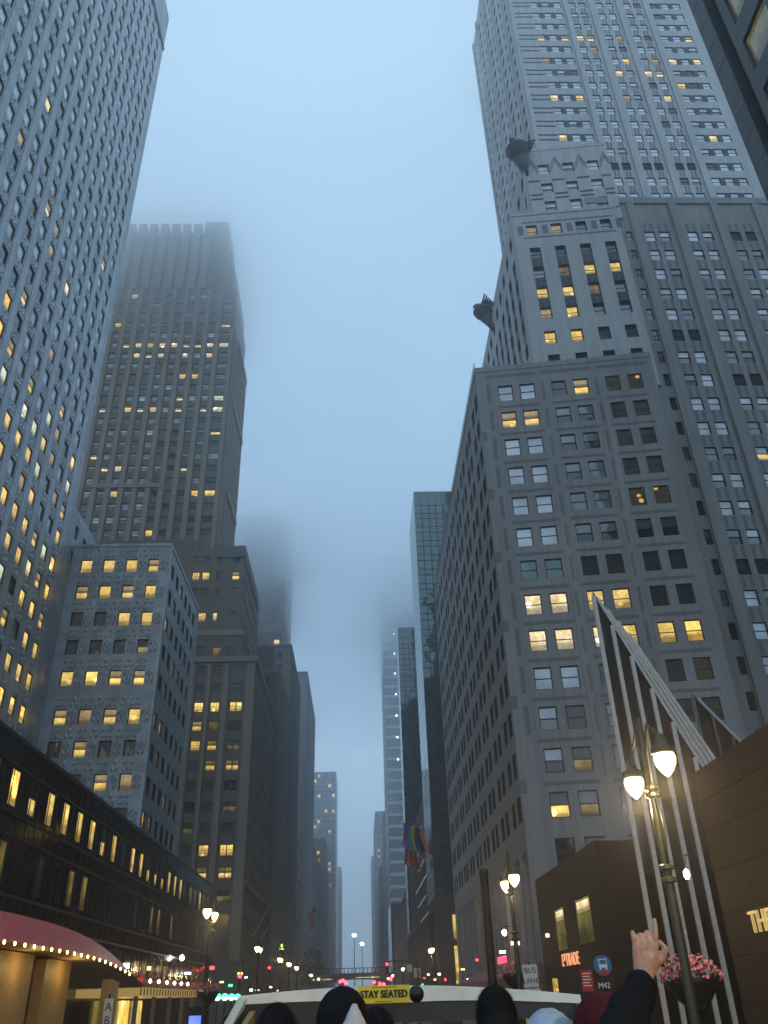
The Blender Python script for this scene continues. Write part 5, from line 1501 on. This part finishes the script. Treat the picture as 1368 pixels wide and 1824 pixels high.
# shop front awnings, right
flat_mat('awning_plum', (0.22, 0.09, 0.09), rough=0.7)
for k, (y0, y1, lb) in enumerate(((71.5, 88, 'plum shop awning with red neon letters under the pale brick skyscraper'), (90, 118, 'long plum shop awning farther along the pale brick skyscraper'))):
    o = thing('shop_awning', lb, 'awning', (13, (y0 + y1) / 2, 0)); h2 = (y1 - y0) / 2
    q = MB(); q.hexa([(-1.0, -h2, 4.6), (1, -h2, 4.6), (1, h2, 4.6), (-1, h2, 4.6), (-1.0, -h2, 5.2), (1, -h2, 6.2), (1, h2, 6.2), (-1, h2, 5.2)], 'awning_plum'); child('canvas', q, o)
    q = MB(); q.box((-1.04, -h2, 4.35), (-1.0, h2, 4.75), 'awning_plum'); child('valance', q, o)
    for i in range(int(h2)):
        q = MB(); q.lathe([(.01, -.05), (.05, 0), (.01, .05)], 'lamp_white', (-.95, -h2 + .8 + 2 * i, 4.2), n=6); child('bulb', q, o)
    if k == 0:
        for i in range(5):
            g = MB(); y_ = 6.9 - 1.0 * i
            g.tube([(-.08, y_, 6.45), (-.08, y_ - .1 * (i % 2), 6.95), (-.08, y_ - .6, 6.9), (-.08, y_ - .55, 6.45 + .25 * (i % 2))], .07, 'neon_red', n=6); child('neon_stroke', g, o)
    for i, m in enumerate(('lit_soft', 'lit_dim', 'lit_room')):
        q = MB(); q.box((.8, -h2 + 1 + i * 4, .3), (.9, -h2 + 3.6 + i * 4, 4.2), m); child('shop_window', q, o)
# green lit roundel on the far tan building
o = thing('lit_sign', 'small green lit sign on the dark stone office building', 'sign', (-17.9, 214, 14.7))
emit_mat('sign_green', (.55, 1.0, .12), 2.2)
q = MB(); q.box((-.6, -.1, -1.6), (.5, .1, 1.5), 'iron_black'); child('board', q, o)
q = MB(); q.box((-.15, -.14, .1), (.3, -.11, .75), 'sign_green'); child('emblem', q, o)
q = MB(); q.box((-.5, -.14, -.4), (.5, -.11, -.12), 'sign_green'); child('bar', q, o)

# small dark tree by the bridge end
def tree(label, loc, h, rad, seed):
    o = thing('street_tree', label, 'tree', loc)
    r = random.Random(seed)
    q = MB(); q.tube([(0, 0, 0), (.1, 0, h * .35), (0, .1, h * .6)], [.28, .2, .1], 'dark_stone', n=8)
    for k in range(7):
        a = k * .9; q.tube([(0, 0, h * (.4 + .04 * k)), (rad * .6 * math.cos(a), rad * .6 * math.sin(a), h * (.6 + .04 * k))], [.09, .03], 'dark_stone', n=5)
    child('trunk', q, o)
    q = MB()
    for k in range(1500):
        v = Vector((r.gauss(0, 1), r.gauss(0, 1), r.gauss(0, 1))).normalized() * (r.random() ** .4)
        c = Vector((v.x * rad, v.y * rad, h * .68 + v.z * h * .32)); s_ = .16 + .14 * r.random()
        if math.sin(c.x * 2.1 + seed) + math.sin(c.y * 2.4) + math.sin(c.z * 1.9) < -.7: continue
        d1 = Vector((r.uniform(-1, 1), r.uniform(-1, 1), r.uniform(-1, 1))).normalized(); d2 = d1.orthogonal().normalized()
        q.poly([c - d1 * s_, c + d2 * s_ * .6, c + d1 * s_, c - d2 * s_ * .6], 'leaf_green')
    f = child('crown', q, o); f['kind'] = 'stuff'
tree('small dark street tree by the left end of the bridge', (-11.5, 228, .1), 15.5, 3.4, 4)

# small lit shop signs and lamps along both frontages
emit_mat('glint_warm', (1.0, 0.62, 0.25), 3.5); emit_mat('glint_white', (0.95, 0.97, 1.0), 3.5); emit_mat('glint_red', (1.0, 0.06, 0.08), 4.0); emit_mat('glint_green', (0.1, 0.9, 0.35), 3.0)
rs = random.Random(12)
for k in range(34):
    left = k < 18
    y = 62 + (k if left else k - 18) * 8.2 + rs.random() * 4
    m = rs.choice(['glint_warm', 'glint_warm', 'glint_white', 'glint_red', 'glint_green'])
    nm = {'glint_warm': 'warm', 'glint_white': 'white', 'glint_red': 'red', 'glint_green': 'green'}[m]
    side_ = 'left frontages past the podium shops' if left else 'frontages below the skyscraper and hotel'
    o = thing('shop_sign', 'tiny ' + nm + ' lit shop sign on the ' + side_, 'sign', ((-17.6 if left else 13.3) - (0 if y < 132 else (-.2 if left else .9)), y, 4.6 + rs.random() * 3.2), nm + ' shop signs ' + ('by the podium' if left else 'by the hotel'))
    w_ = .25 + .5 * rs.random(); h_ = .12 + .16 * rs.random()
    q = MB(); q.box((-.06, -w_, -h_), (.06, w_, h_), 'iron_black'); child('case', q, o)
    q = MB(); q.box((-w_ * .5, -w_ - .03, -h_ * .7), (w_ * .5, -w_ - .005, h_ * .7), m); child('face', q, o)
    q = MB(); sx_ = -1 if left else 1; q.tube([(0, 0, 0), (sx_ * .6, 0, .05)], .03, 'iron_black', n=5); child('bracket', q, o)

# ------------------------------------------------------------------ tour bus (open top deck) and passengers
flat_mat('bus_white', (0.70, 0.64, 0.53), rough=0.35, spec=0.5)
flat_mat('bus_brown', (0.05, 0.042, 0.036), rough=0.75)
flat_mat('bus_red', (0.30, 0.03, 0.03), rough=0.35)
flat_mat('bus_tan', (0.34, 0.22, 0.07), rough=0.6)
flat_mat('seat_vinyl', (0.035, 0.035, 0.05), rough=0.45)
def clear_glass(name):
    m, n, b = newmat(name)
    b.inputs['Base Color'].default_value = (.9, .92, .9, 1); b.inputs['Roughness'].default_value = 0.02
    b.inputs['Transmission Weight'].default_value = 1.0; b.inputs['IOR'].default_value = 1.05
clear_glass('clear_glass')
BX = 0.37; FL = 2.6
bus = thing('tour_bus', 'open top tour bus with a white windscreen header and yellow notice', 'bus', (BX, 1.0, 0))
bb = Vector((BX, 1.0, 0))
def bch(name, q, par=None, smooth=False):
    q.v = [tuple(Vector(p) - bb) for p in q.v]; return child(name, q, par or bus, smooth)
q = MB(); q.box((BX - 1.24, -4.5, .35), (BX + 1.24, 7.0, 2.5), 'bus_red'); bch('lower_body', q)
q = MB(); q.box((BX - 1.24, -4.5, 2.51), (BX + 1.24, 7.0, FL), 'bus_brown'); bch('deck_floor', q)
for s_ in (-1, 1):
    x = BX + s_ * 1.2
    q = MB(); q.box((x - .04, -4.5, FL), (x + .04, 6.0, 3.35), 'bus_red'); bch('side_wall', q)
    q = MB(); q.tube([(x, -4.4, 3.5), (x, 5.2, 3.5)], .03, 'frame_grey', n=8); bch('hand_rail', q)
    for y in (-.9, 4.2):
        q = MB(); q.lathe([(.48, -.14), (.5, -.1), (.5, .1), (.48, .14)], 'iron_black', n=20); r = MB()
        r.add(q, Matrix.Translation((BX + s_ * 1.12, y + (1.2 if y > 0 else -1.6), .5)) @ Matrix.Rotation(math.pi / 2, 4, 'Y')); bch('wheel', r)
q = MB(); q.box((BX - 1.2, 6.9, FL), (BX + 1.2, 7.0, 3.25), 'bus_red'); bch('front_panel', q)
# header: bowed white rail with a chamfered lower face
q = MB(); n = 24; prof = []
for k in range(n + 1):
    t = -1 + 2 * k / n
    x = BX + 1.235 * t
    y = 6.9 + .3 * (1 - t * t)
    zt = 3.985 + .095 * (1 - abs(t) ** 1.6) + (0.06 if t < 0 else 0.0) * abs(t)
    prof.append((x, y, zt))
for a, b in zip(prof, prof[1:]):
    ta = .055 + .055 * (1 - min(1, abs(a[0] - BX) / 1.235)); tb = .055 + .055 * (1 - min(1, abs(b[0] - BX) / 1.235))
    q.hexa([(a[0], a[1] - .02, a[2] - ta), (b[0], b[1] - .02, b[2] - tb), (b[0], b[1] + .25, b[2] - .03), (a[0], a[1] + .25, a[2] - .03),
            (a[0], a[1], a[2]), (b[0], b[1], b[2]), (b[0], b[1] + .25, b[2]), (a[0], a[1] + .25, a[2])], 'bus_white')
bch('windscreen_header', q)
q = MB()
for a, b in zip(prof, prof[1:]):
    lo = 3.845
    ta = .057 + .055 * (1 - min(1, abs(a[0] - BX) / 1.235)); tb = .057 + .055 * (1 - min(1, abs(b[0] - BX) / 1.235))
    q.hexa([(a[0], a[1] - .015, lo), (b[0], b[1] - .015, lo), (b[0], b[1] + .2, lo), (a[0], a[1] + .2, lo),
            (a[0], a[1] - .012, a[2] - ta), (b[0], b[1] - .012, b[2] - tb), (b[0], b[1] + .2, b[2] - tb), (a[0], a[1] + .2, a[2] - ta)], 'bus_brown')
bch('header_padding', q)
q = MB()
for a, b in zip(prof[::4], prof[4::4]):
    q.hexa([(a[0], a[1] + .05, 3.25), (b[0], b[1] + .05, 3.25), (b[0], b[1] + .06, 3.25), (a[0], a[1] + .06, 3.25), (a[0], a[1] + .05, 3.84), (b[0], b[1] + .05, 3.84), (b[0], b[1] + .06, 3.84), (a[0], a[1] + .06, 3.84)], 'clear_glass')
bch('windscreen', q)
for s_ in (-1,):
    x = BX + s_ * 1.22
    q = MB(); q.hexa([(x - .03, 5.55, 3.78), (x + .03, 5.55, 3.78), (x + .03, 5.75, 3.78), (x - .03, 5.75, 3.78), (x - .03, 6.86, 3.97), (x + .03, 6.86, 3.97), (x + .03, 6.95, 4.04), (x - .03, 6.95, 4.04)], 'bus_white'); bch('side_frame', q)
    q = MB(); q.hexa([(x + .08 * -s_ - .02, 5.7, 3.2), (x + .08 * -s_ + .02, 5.7, 3.2), (x + .08 * -s_ + .02, 6.9, 3.2), (x + .08 * -s_ - .02, 6.9, 3.2), (x + .08 * -s_ - .02, 6.2, 3.84), (x + .08 * -s_ + .02, 6.2, 3.84), (x + .08 * -s_ + .02, 6.9, 3.95), (x + .08 * -s_ - .02, 6.9, 3.95)], 'bus_tan'); bch('side_panel', q)
    q = MB(); q.lathe([(.02, 0), (.09, .02), (.12, .12), (.1, .22), (.03, .27)], 'bus_white', (x, 5.6, 3.62), n=12); bch('lamp_pod', q, smooth=True)
q = MB(); q.hexa([(1.56, 6.3, 3.25), (1.6, 6.3, 3.25), (1.6, 6.9, 3.25), (1.56, 6.9, 3.25), (1.56, 6.75, 3.9), (1.6, 6.75, 3.9), (1.6, 6.9, 3.93), (1.56, 6.9, 3.93)], 'bus_brown'); bch('side_panel', q)
q = MB(); q.box((-.012, 6.84, 3.972), (.36, 6.86, 4.082), 'plate_yellow'); p = bch('notice', q)
r = on_wall(text_mb('STAY SEATED', .066, 'ink_black', .002, 1.02, .83), (.174, 6.836, 4.026), 0.0)
bold = MB()
for dx, dz in ((0, 0), (.003, 0), (-.003, 0), (0, .002)): bold.add(r, Matrix.Translation((dx, -.0004 * len(bold.v) / 500, dz)))
bch('lettering', bold, p)
for k in range(9):
    g = MB(); g.box((.09 + .02 * k, 6.837, 4.069), (.104 + .02 * k, 6.839, 4.073), 'ink_black'); bch('print_line', g, p)
for k in range(6):
    g = MB(); g.box((.11 + .02 * k, 6.837, 3.980), (.124 + .02 * k, 6.839, 3.984), 'ink_black'); bch('print_line', g, p)
q = MB(); c_ = MB(); c_.lathe([(.052, 0), (.055, .02), (.05, .045), (.03, .06), (.01, .065)], 'iron_black', n=24)
q.add(c_, Matrix.Translation((.408, 6.88, 4.022)) @ Matrix.Rotation(math.pi / 2, 4, 'X')); bch('speaker', q, smooth=True)

SEATS = [(-.40, 4.5), (-.06, 4.4), (.64, 4.6), (.09, 4.75), (.0, 2.95), (.78, 3.8), (.98, 3.55), (.86, 2.72)]
for (x, y) in ((-.38, 4.35), (.02, 4.25), (.68, 4.4), (.03, 2.75), (.88, 3.4), (.92, 2.45)):
    q = MB(); q.box((x - .21, y - .28, FL + .38), (x + .21, y + .22, FL + .48), 'seat_vinyl'); s0 = bch('seat', q)
    q = MB(); q.hexa([(x - .21, y - .36, FL + .4), (x + .21, y - .36, FL + .4), (x + .21, y - .28, FL + .4), (x - .21, y - .28, FL + .4), (x - .2, y - .46, FL + .95), (x + .2, y - .46, FL + .95), (x + .2, y - .39, FL + .95), (x - .2, y - .39, FL + .95)], 'seat_vinyl'); bch('backrest', q, s0)
    q = MB(); q.tube([(x - .15, y, FL), (x - .15, y, FL + .38)], .025, 'frame_grey', n=6); q.tube([(x + .15, y, FL), (x + .15, y, FL + .38)], .025, 'frame_grey', n=6); bch('leg', q, s0)

# people: capsules fused into one skin by a voxel remesh
def capsule(mb, a, b, ra, rb, mat, n=12):
    a, b = Vector(a), Vector(b); d = (b - a); L = max(d.length, 1e-4); d = d / L
    up = Vector((0, 0, 1)) if abs(d.z) < .9 else Vector((1, 0, 0))
    e1 = d.cross(up).normalized(); e2 = d.cross(e1)
    rings = []
    for k in range(1, 5):
        t = math.pi / 2 * (1 - k / 4); rings.append((-ra * math.sin(t), ra * math.cos(t)))
    for k in range(0, 4):
        t = math.pi / 2 * k / 4; rings.append((L + rb * math.sin(t), rb * math.cos(t)))
    k0 = len(mb.v); mi = mb.mi(mat)
    for s_, r in rings:
        for i in range(n):
            t = 2 * math.pi * i / n
            mb.v.append(tuple(a + d * s_ + e1 * (r * math.cos(t)) + e2 * (r * math.sin(t))))
    pa = len(mb.v); mb.v.append(tuple(a - d * ra)); pb = len(mb.v); mb.v.append(tuple(b + d * rb))
    def F(*f): mb.f.append(f); mb.m.append(mi); mb.uv.append([(0, 0)] * len(f))
    for j in range(len(rings) - 1):
        for i in range(n):
            i2 = (i + 1) % n
            F(k0 + j * n + i, k0 + j * n + i2, k0 + (j + 1) * n + i2, k0 + (j + 1) * n + i)
    for i in range(n):
        F(pa, k0 + (i + 1) % n, k0 + i); j = len(rings) - 1
        F(pb, k0 + j * n + i, k0 + j * n + (i + 1) % n)
def ellipsoid(mb, c, r, mat, n=16, m=10):
    k0 = len(mb.v); mi = mb.mi(mat)
    for j in range(1, m):
        p = math.pi * j / m
        for i in range(n):
            t = 2 * math.pi * i / n
            mb.v.append((c[0] + r[0] * math.sin(p) * math.cos(t), c[1] + r[1] * math.sin(p) * math.sin(t), c[2] + r[2] * math.cos(p)))
    pt = len(mb.v); mb.v.append((c[0], c[1], c[2] + r[2])); pb = len(mb.v); mb.v.append((c[0], c[1], c[2] - r[2]))
    def F(*f): mb.f.append(f); mb.m.append(mi); mb.uv.append([(0, 0)] * len(f))
    for j in range(m - 2):
        for i in range(n):
            i2 = (i + 1) % n
            F(k0 + j * n + i, k0 + (j + 1) * n + i, k0 + (j + 1) * n + i2, k0 + j * n + i2)
    for i in range(n):
        F(pt, k0 + i, k0 + (i + 1) % n); F(pb, k0 + (m - 2) * n + (i + 1) % n, k0 + (m - 2) * n + i)
from mathutils import noise as fnoise
def fuse(mb, name, vox, mats, pick, smooth=4, folds=0.0, fs=14.0):
    """voxel-remesh the collected shells to one surface, then give each face its material"""
    o = bpy.data.objects.new('tmp', mb.mesh('tmp')); COL.objects.link(o)
    r = o.modifiers.new('r', 'REMESH'); r.mode = 'VOXEL'; r.voxel_size = vox
    s_ = o.modifiers.new('s', 'SMOOTH'); s_.iterations = smooth; s_.factor = .5
    dg = bpy.context.evaluated_depsgraph_get()
    me = bpy.data.meshes.new_from_object(o.evaluated_get(dg)); me.name = name
    bpy.data.objects.remove(o)
    if folds:
        nrm = [v.normal.copy() for v in me.vertices]
        for v, nn_ in zip(me.vertices, nrm):
            p_ = v.co
            k_n = fnoise.noise(Vector((p_.x * fs, p_.y * fs, p_.z * fs * .45))) + .5 * fnoise.noise(p_ * fs * 2.3)
            v.co = p_ + nn_ * (folds * (1 - abs(k_n) * 2))
    me.materials.clear()
    for m in mats: me.materials.append(MATS[m])
    for p in me.polygons:
        p.material_index = mats.index(pick(p.center)) if len(mats) > 1 else 0
        p.use_smooth = True
    return me
def skin_mat(name, col):
    m, n, b = newmat(name)
    g = N(n, 'ShaderNodeNewGeometry'); f = N(n, 'ShaderNodeTexNoise'); f.inputs['Scale'].default_value = 60; n.links.new(g.outputs['Position'], f.inputs['Vector'])
    r = ramp(n, f.outputs[0], [(.35, mul(col, .85)), (.65, mul(col, 1.1))]); n.links.new(r.outputs[0], b.inputs['Base Color'])
    b.inputs['Roughness'].default_value = .5; b.inputs['Subsurface Weight'].default_value = .15; b.inputs['Subsurface Radius'].default_value = (.01, .004, .002)
skin_mat('skin', (0.56, 0.29, 0.17))
flat_mat('cloth_black', (0.010, 0.010, 0.011), rough=0.95, spec=0.1)
flat_mat('cloth_maroon', (0.075, 0.012, 0.014), rough=0.9, spec=0.1)
flat_mat('cloth_navy', (0.015, 0.017, 0.03), rough=0.9, spec=0.1)
flat_mat('hair_black', (0.007, 0.006, 0.006), rough=0.75, spec=0.2)
flat_mat('poncho_white', (0.46, 0.45, 0.42), rough=0.5)
flat_mat('knit_blue', (0.40, 0.50, 0.60), rough=0.9, var=.3)
flat_mat('fur_tan', (0.40, 0.33, 0.24), rough=0.95, var=.3)
def torso(mb, x, y, top, skip_left=False):
    """seated upper body facing +Y; top = crown height"""
    hz = top - .125; nz = top - .27; sz = top - .36; hip = FL + .52
    ellipsoid(mb, (x, y, hz), (.076, .096, .122), 'skin')
    capsule(mb, (x, y + .085, hz - .02), (x, y + .105, hz - .035), .016, .012, 'skin')
    for s_ in (-1, 1): ellipsoid(mb, (x + s_ * .078, y - .005, hz - .01), (.012, .02, .032), 'skin', 8, 6)
    capsule(mb, (x, y - .015, hz - .08), (x, y - .03, sz + .02), .052, .062, 'skin')
    capsule(mb, (x - .16, y - .04, sz - .03), (x + .16, y - .04, sz - .03), .07, .07, 'skin')
    capsule(mb, (x, y - .04, sz - .1), (x, y - .03, sz - .28), .15, .135, 'skin')
    capsule(mb, (x - .06, y - .04, sz - .14), (x - .05, y - .02, hip), .13, .14, 'skin')
    capsule(mb, (x + .06, y - .04, sz - .14), (x + .05, y - .02, hip), .13, .14, 'skin')
    for s_ in (-1, 1):
        capsule(mb, (x + s_ * .09, y, hip), (x + s_ * .11, y + .42, hip + .02), .085, .062, 'skin')
        capsule(mb, (x + s_ * .11, y + .42, hip), (x + s_ * .11, y + .44, FL + .1), .06, .042, 'skin')
        capsule(mb, (x + s_ * .11, y + .42, FL + .05), (x + s_ * .12, y + .6, FL + .04), .042, .035, 'skin')
        if s_ < 0 and skip_left: continue
        el = (x + s_ * .25, y + .03, sz - .33); wr = (x + s_ * .12, y + .26, hip + .14)
        capsule(mb, (x + s_ * .19, y - .04, sz - .03), el, .055, .045, 'skin')
        capsule(mb, el, wr, .043, .03, 'skin')
        capsule(mb, wr, (wr[0] - s_ * .03, wr[1] + .07, wr[2] - .01), .032, .03, 'skin')
        for f in range(4):
            capsule(mb, (wr[0] - s_ * (.055 - .022 * f), wr[1] + .09, wr[2] - .005), (wr[0] - s_ * (.06 - .022 * f), wr[1] + .15, wr[2] - .03), .010, .008, 'skin', 8)
        capsule(mb, (wr[0] - s_ * .04, wr[1] + .03, wr[2] + .01), (wr[0] - s_ * .075, wr[1] + .08, wr[2] + .01), .012, .010, 'skin', 8)
    return hz, sz
def person(label, x, y, top, jacket, build_hat, vox=.014):
    o = thing('person', label, 'person', (x, y, FL), 'passengers on the open deck')
    mb = MB(); hz, sz = torso(mb, x, y, top)
    b0 = Vector((x, y, FL))
    hip = FL + .52
    def pick(c):
        if c.z > sz + .06: return 'skin'
        if c.y > y + .2 and abs(c.x - x) < .2 and hip + .06 < c.z < hip + .3 and c.y > y + .29: return 'skin'
        if c.z < hip - .02 or c.y > y + .18: return 'cloth_navy'
        return jacket
    mb.v = [tuple(Vector(p)) for p in mb.v]
    me = fuse(mb, 'body', vox, ['skin', jacket, 'cloth_navy'], pick)
    me.transform(Matrix.Translation(-b0))
    c = bpy.data.objects.new('body', me); COL.objects.link(c); c.parent = o
    for nm, q in build_hat(x, y, top, hz, sz):
        if isinstance(q, MB):
            q.v = [tuple(Vector(p) - b0) for p in q.v]; child(nm, q, o, True)
        else:
            q.transform(Matrix.Translation(-b0)); k = bpy.data.objects.new(nm, q); COL.objects.link(k); k.parent = o
    return o
def shell(name, parts, mat, vox=.010, smooth=2, folds=.004, fs=16.0):
    q = MB()
    for fn in parts: fn(q)
    return fuse(q, name, vox, [mat], lambda c: mat, smooth, folds, fs)
def strands(x, y, hz, seed, n=1400, drop=.0):
    r = random.Random(seed); f = MB()
    for k in range(n):
        a = r.uniform(0, 6.283); p = r.uniform(.05, 1.75)
        d = Vector((math.sin(p) * math.cos(a), math.sin(p) * math.sin(a), math.cos(p)))
        if d.y > .75 and d.z < .3: continue
        c = Vector((x + d.x * .099, y - .012 + d.y * .114, hz + .012 + d.z * .124))
        t = (Vector((r.uniform(-.5, .5), r.uniform(-.5, .5), -1)) ); t = (t - d * t.dot(d)).normalized()
        L = r.uniform(.02, .05); s_ = d.cross(t).normalized() * .0012
        f.poly([c - s_, c + s_, c + t * L + d * r.uniform(.0, .008)], 'hair_black')
    return f
def short_hair(x, y, top, hz, sz):
    return [('hair', shell('hair', [lambda q: ellipsoid(q, (x, y - .012, hz + .015), (.098, .112, .118), 'hair_black'), lambda q: ellipsoid(q, (x, y - .06, hz - .05), (.085, .06, .09), 'hair_black')], 'hair_black')), ('hair_strands', strands(x, y, hz, 5))]
def long_hair(x, y, top, hz, sz):
    return [('hair', shell('hair', [lambda q: ellipsoid(q, (x, y - .012, hz + .012), (.095, .112, .125), 'hair_black'), lambda q: capsule(q, (x, y - .06, hz - .03), (x, y - .08, sz - .1), .085, .09, 'hair_black')], 'hair_black')), ('hair_strands', strands(x, y, hz, 6))]
def hood(mat):
    def f(x, y, top, hz, sz):
        return [('hood', shell('hood', [lambda q: ellipsoid(q, (x, y - .02, hz + .0), (.12, .135, .14), mat), lambda q: capsule(q, (x, y - .05, hz - .06), (x, y - .05, sz + .02), .12, .14, mat)], mat))]
    return f
def point_hood(x, y, top, hz, sz):
    return [('hood', shell('hood', [lambda q: capsule(q, (x, y - .03, hz - .02), (x + .012, y - .04, top + .055), .115, .012, 'poncho_white'), lambda q: capsule(q, (x, y - .04, hz - .06), (x, y - .04, sz), .12, .17, 'poncho_white'),
                                   lambda q: capsule(q, (x + .012, y - .15, top - .05), (x + .005, y - .17, sz - .05), .012, .014, 'poncho_white')], 'poncho_white', .009, 2))]
def knit(x, y, top, hz, sz):
    r = random.Random(3)
    out = [('knit_hat', shell('knit_hat', [lambda q: ellipsoid(q, (x, y - .01, hz + .03), (.1, .115, .11), 'knit_blue')], 'knit_blue'))]
    f = MB()
    for k in range(900):
        a = r.uniform(-1.2, 1.2); c = Vector((x + .09 * math.cos(a) + r.uniform(-.01, .015), y - .02 + .11 * math.sin(a), hz + .03 + r.uniform(-.05, .06)))
        d = Vector((math.cos(a) + r.uniform(-.6, .6), math.sin(a) + r.uniform(-.6, .6), r.uniform(-.5, .8))).normalized() * r.uniform(.02, .04)
        s_ = d.orthogonal().normalized() * .0018
        f.poly([c - s_, c + s_, c + d], 'fur_tan')
    out.append(('fur_trim', f)); return out
person('passenger with short black hair seated left of the black hood', -.385, 4.5, 3.985, 'cloth_black', short_hair)
person('passenger in a black hood seated left of the yellow notice', -.08, 4.4, 4.04, 'cloth_black', hood('cloth_black'))
person('passenger with long black hair half hidden behind the black hood', .085, 4.78, 3.955, 'cloth_black', long_hair)
person('passenger with black hair seated before the right end of the header', .652, 4.6, 4.03, 'cloth_black', long_hair)
person('passenger in a white pointed rain hood', -.027, 2.9, 3.925, 'poncho_white', point_hood)
person('passenger in a pale blue knit hat with fur trim', .745, 3.8, 3.935, 'cloth_navy', knit)
person('passenger in a dark red hood beside the raised arm', .915, 3.62, 3.985, 'cloth_maroon', hood('cloth_maroon'))

# the pointing passenger: raised left arm, back of the hand to the viewer
px, py, ptop = .93, 2.66, 3.86
o = thing('person', 'passenger in a black coat pointing up with a raised hand', 'person', (px, py, FL), 'passengers on the open deck')
mb = MB(); hz, sz = torso(mb, px, py, ptop, skip_left=True)
HY = 3.0
S_, E_, Wr = (px - .19, py - .02, sz - .03), (.725, 2.86, 3.80), (.912, HY, 4.03)
capsule(mb, S_, E_, .06, .05, 'skin'); capsule(mb, E_, (.87, HY - .02, 3.985), .048, .036, 'skin'); capsule(mb, (.87, HY - .02, 3.985), Wr, .033, .027, 'skin')
# palm
capsule(mb, Wr, (.932, HY + .005, 4.085), .027, .030, 'skin')
for fx, fz in ((.900, 4.124), (.921, 4.132), (.943, 4.135), (.964, 4.127)):
    capsule(mb, (.918 + (fx - .932) * .62, HY, 4.052), (fx, HY - .003, fz), .0175, .0128, 'skin', 10)
def finger(pts, rs):
    for (a, b), (ra, rb) in zip(zip(pts, pts[1:]), zip(rs, rs[1:])): capsule(mb, a, b, ra, rb, 'skin', 10)
finger([(.964, HY - .003, 4.127), (.971, HY - .006, 4.160), (.974, HY - .004, 4.182), (.977, HY, 4.199)], [.0112, .0100, .0092, .0076])
finger([(.943, HY - .003, 4.135), (.947, HY + .003, 4.161), (.949, HY + .03, 4.152), (.947, HY + .036, 4.128)], [.0112, .0102, .0094, .0082])
finger([(.921, HY - .003, 4.132), (.923, HY + .003, 4.155), (.925, HY + .029, 4.147), (.925, HY + .035, 4.124)], [.0110, .0100, .0092, .0080])
finger([(.900, HY - .003, 4.124), (.898, HY - .005, 4.148), (.899, HY + .004, 4.164), (.904, HY + .022, 4.154)], [.0102, .0092, .0086, .0074])
finger([(.935, HY + .008, 4.062), (.980, HY + .006, 4.088), (.997, HY + .0, 4.112), (.985, HY + .010, 4.134)], [.0190, .0150, .0112, .0088])
hipz = FL + .52
def pick(c):
    if c.z > 4.022 - (c.x - .90) * .55 and c.y > HY - .12: return 'skin'
    if c.z > sz + .06 and abs(c.x - px) < .16 and c.y < 2.86: return 'skin'
    if c.z < hipz - .02 or (c.y > py + .2 and c.z < 3.4): return 'cloth_navy'
    return 'cloth_black'
me = fuse(mb, 'body', .0042, ['skin', 'cloth_black', 'cloth_navy'], pick, 3)
b0 = Vector((px, py, FL)); me.transform(Matrix.Translation(-b0))
c = bpy.data.objects.new('body', me); COL.objects.link(c); c.parent = o
# loose coat sleeve
q = MB()
for a, b, ra, rb in (((S_[0], S_[1], S_[2]), E_, .085, .075), (E_, (.84, HY - .03, 3.945), .078, .062), ((.84, HY - .03, 3.945), (.893, HY - .006, 4.010), .062, .046)): capsule(q, a, b, ra, rb, 'cloth_black', 14)
sl = fuse(q, 'sleeve', .006, ['cloth_black'], lambda c: 'cloth_black', 2, .006, 18.0); sl.transform(Matrix.Translation(-b0))
c = bpy.data.objects.new('sleeve', sl); COL.objects.link(c); c.parent = o
skin_mat('nail', (0.62, 0.40, 0.30))
for nx_, nz_ in ((.9768, 4.1955),):
    g = MB(); ellipsoid(g, (nx_ - px, HY - .0068 - py, nz_ - FL), (.0045, .0020, .0065), 'nail', 10, 6); child('nail', g, o, True)
ha = shell('hair', [lambda q: ellipsoid(q, (px, py - .012, hz + .012), (.092, .108, .12), 'hair_black')], 'hair_black'); ha.transform(Matrix.Translation(-b0))
c = bpy.data.objects.new('hair', ha); COL.objects.link(c); c.parent = o

# added bus ahead: its glowing panels stand for red glow in the windscreen
emit_mat('bus_glow_warm', (1.0, 0.45, 0.2), 1.4)
emit_mat('bus_glow_red', (1.0, 0.1, 0.14), 1.3)
cbus = thing('glow_bus', 'added bus ahead with red and orange panels for the windscreen glow', 'bus', (.6, 15, 0))
q = MB(); q.box((-1.25, 0, .35), (1.25, 10, 3.3), 'bus_white'); child('body', q, cbus)
q = MB(); q.box((-1.1, -.03, 3.0), (-.5, -.01, 3.26), 'bus_glow_warm'); child('glow_panel', q, cbus)
q = MB(); q.box((.1, -.03, 3.0), (1.15, -.01, 3.26), 'bus_glow_red'); child('glow_panel', q, cbus)
q = MB(); q.box((-1.0, -.04, 1.7), (1.0, -.01, 2.8), 'glass_dark'); child('rear_window', q, cbus)
for x in (-1.05, 1.05):
    for y in (1.8, 8):
        q = MB(); w_ = MB(); w_.lathe([(.48, -.13), (.5, 0), (.48, .13)], 'iron_black', n=18); q.add(w_, Matrix.Translation((x, y, .5)) @ Matrix.Rotation(math.pi / 2, 4, 'Y')); child('wheel', q, cbus)
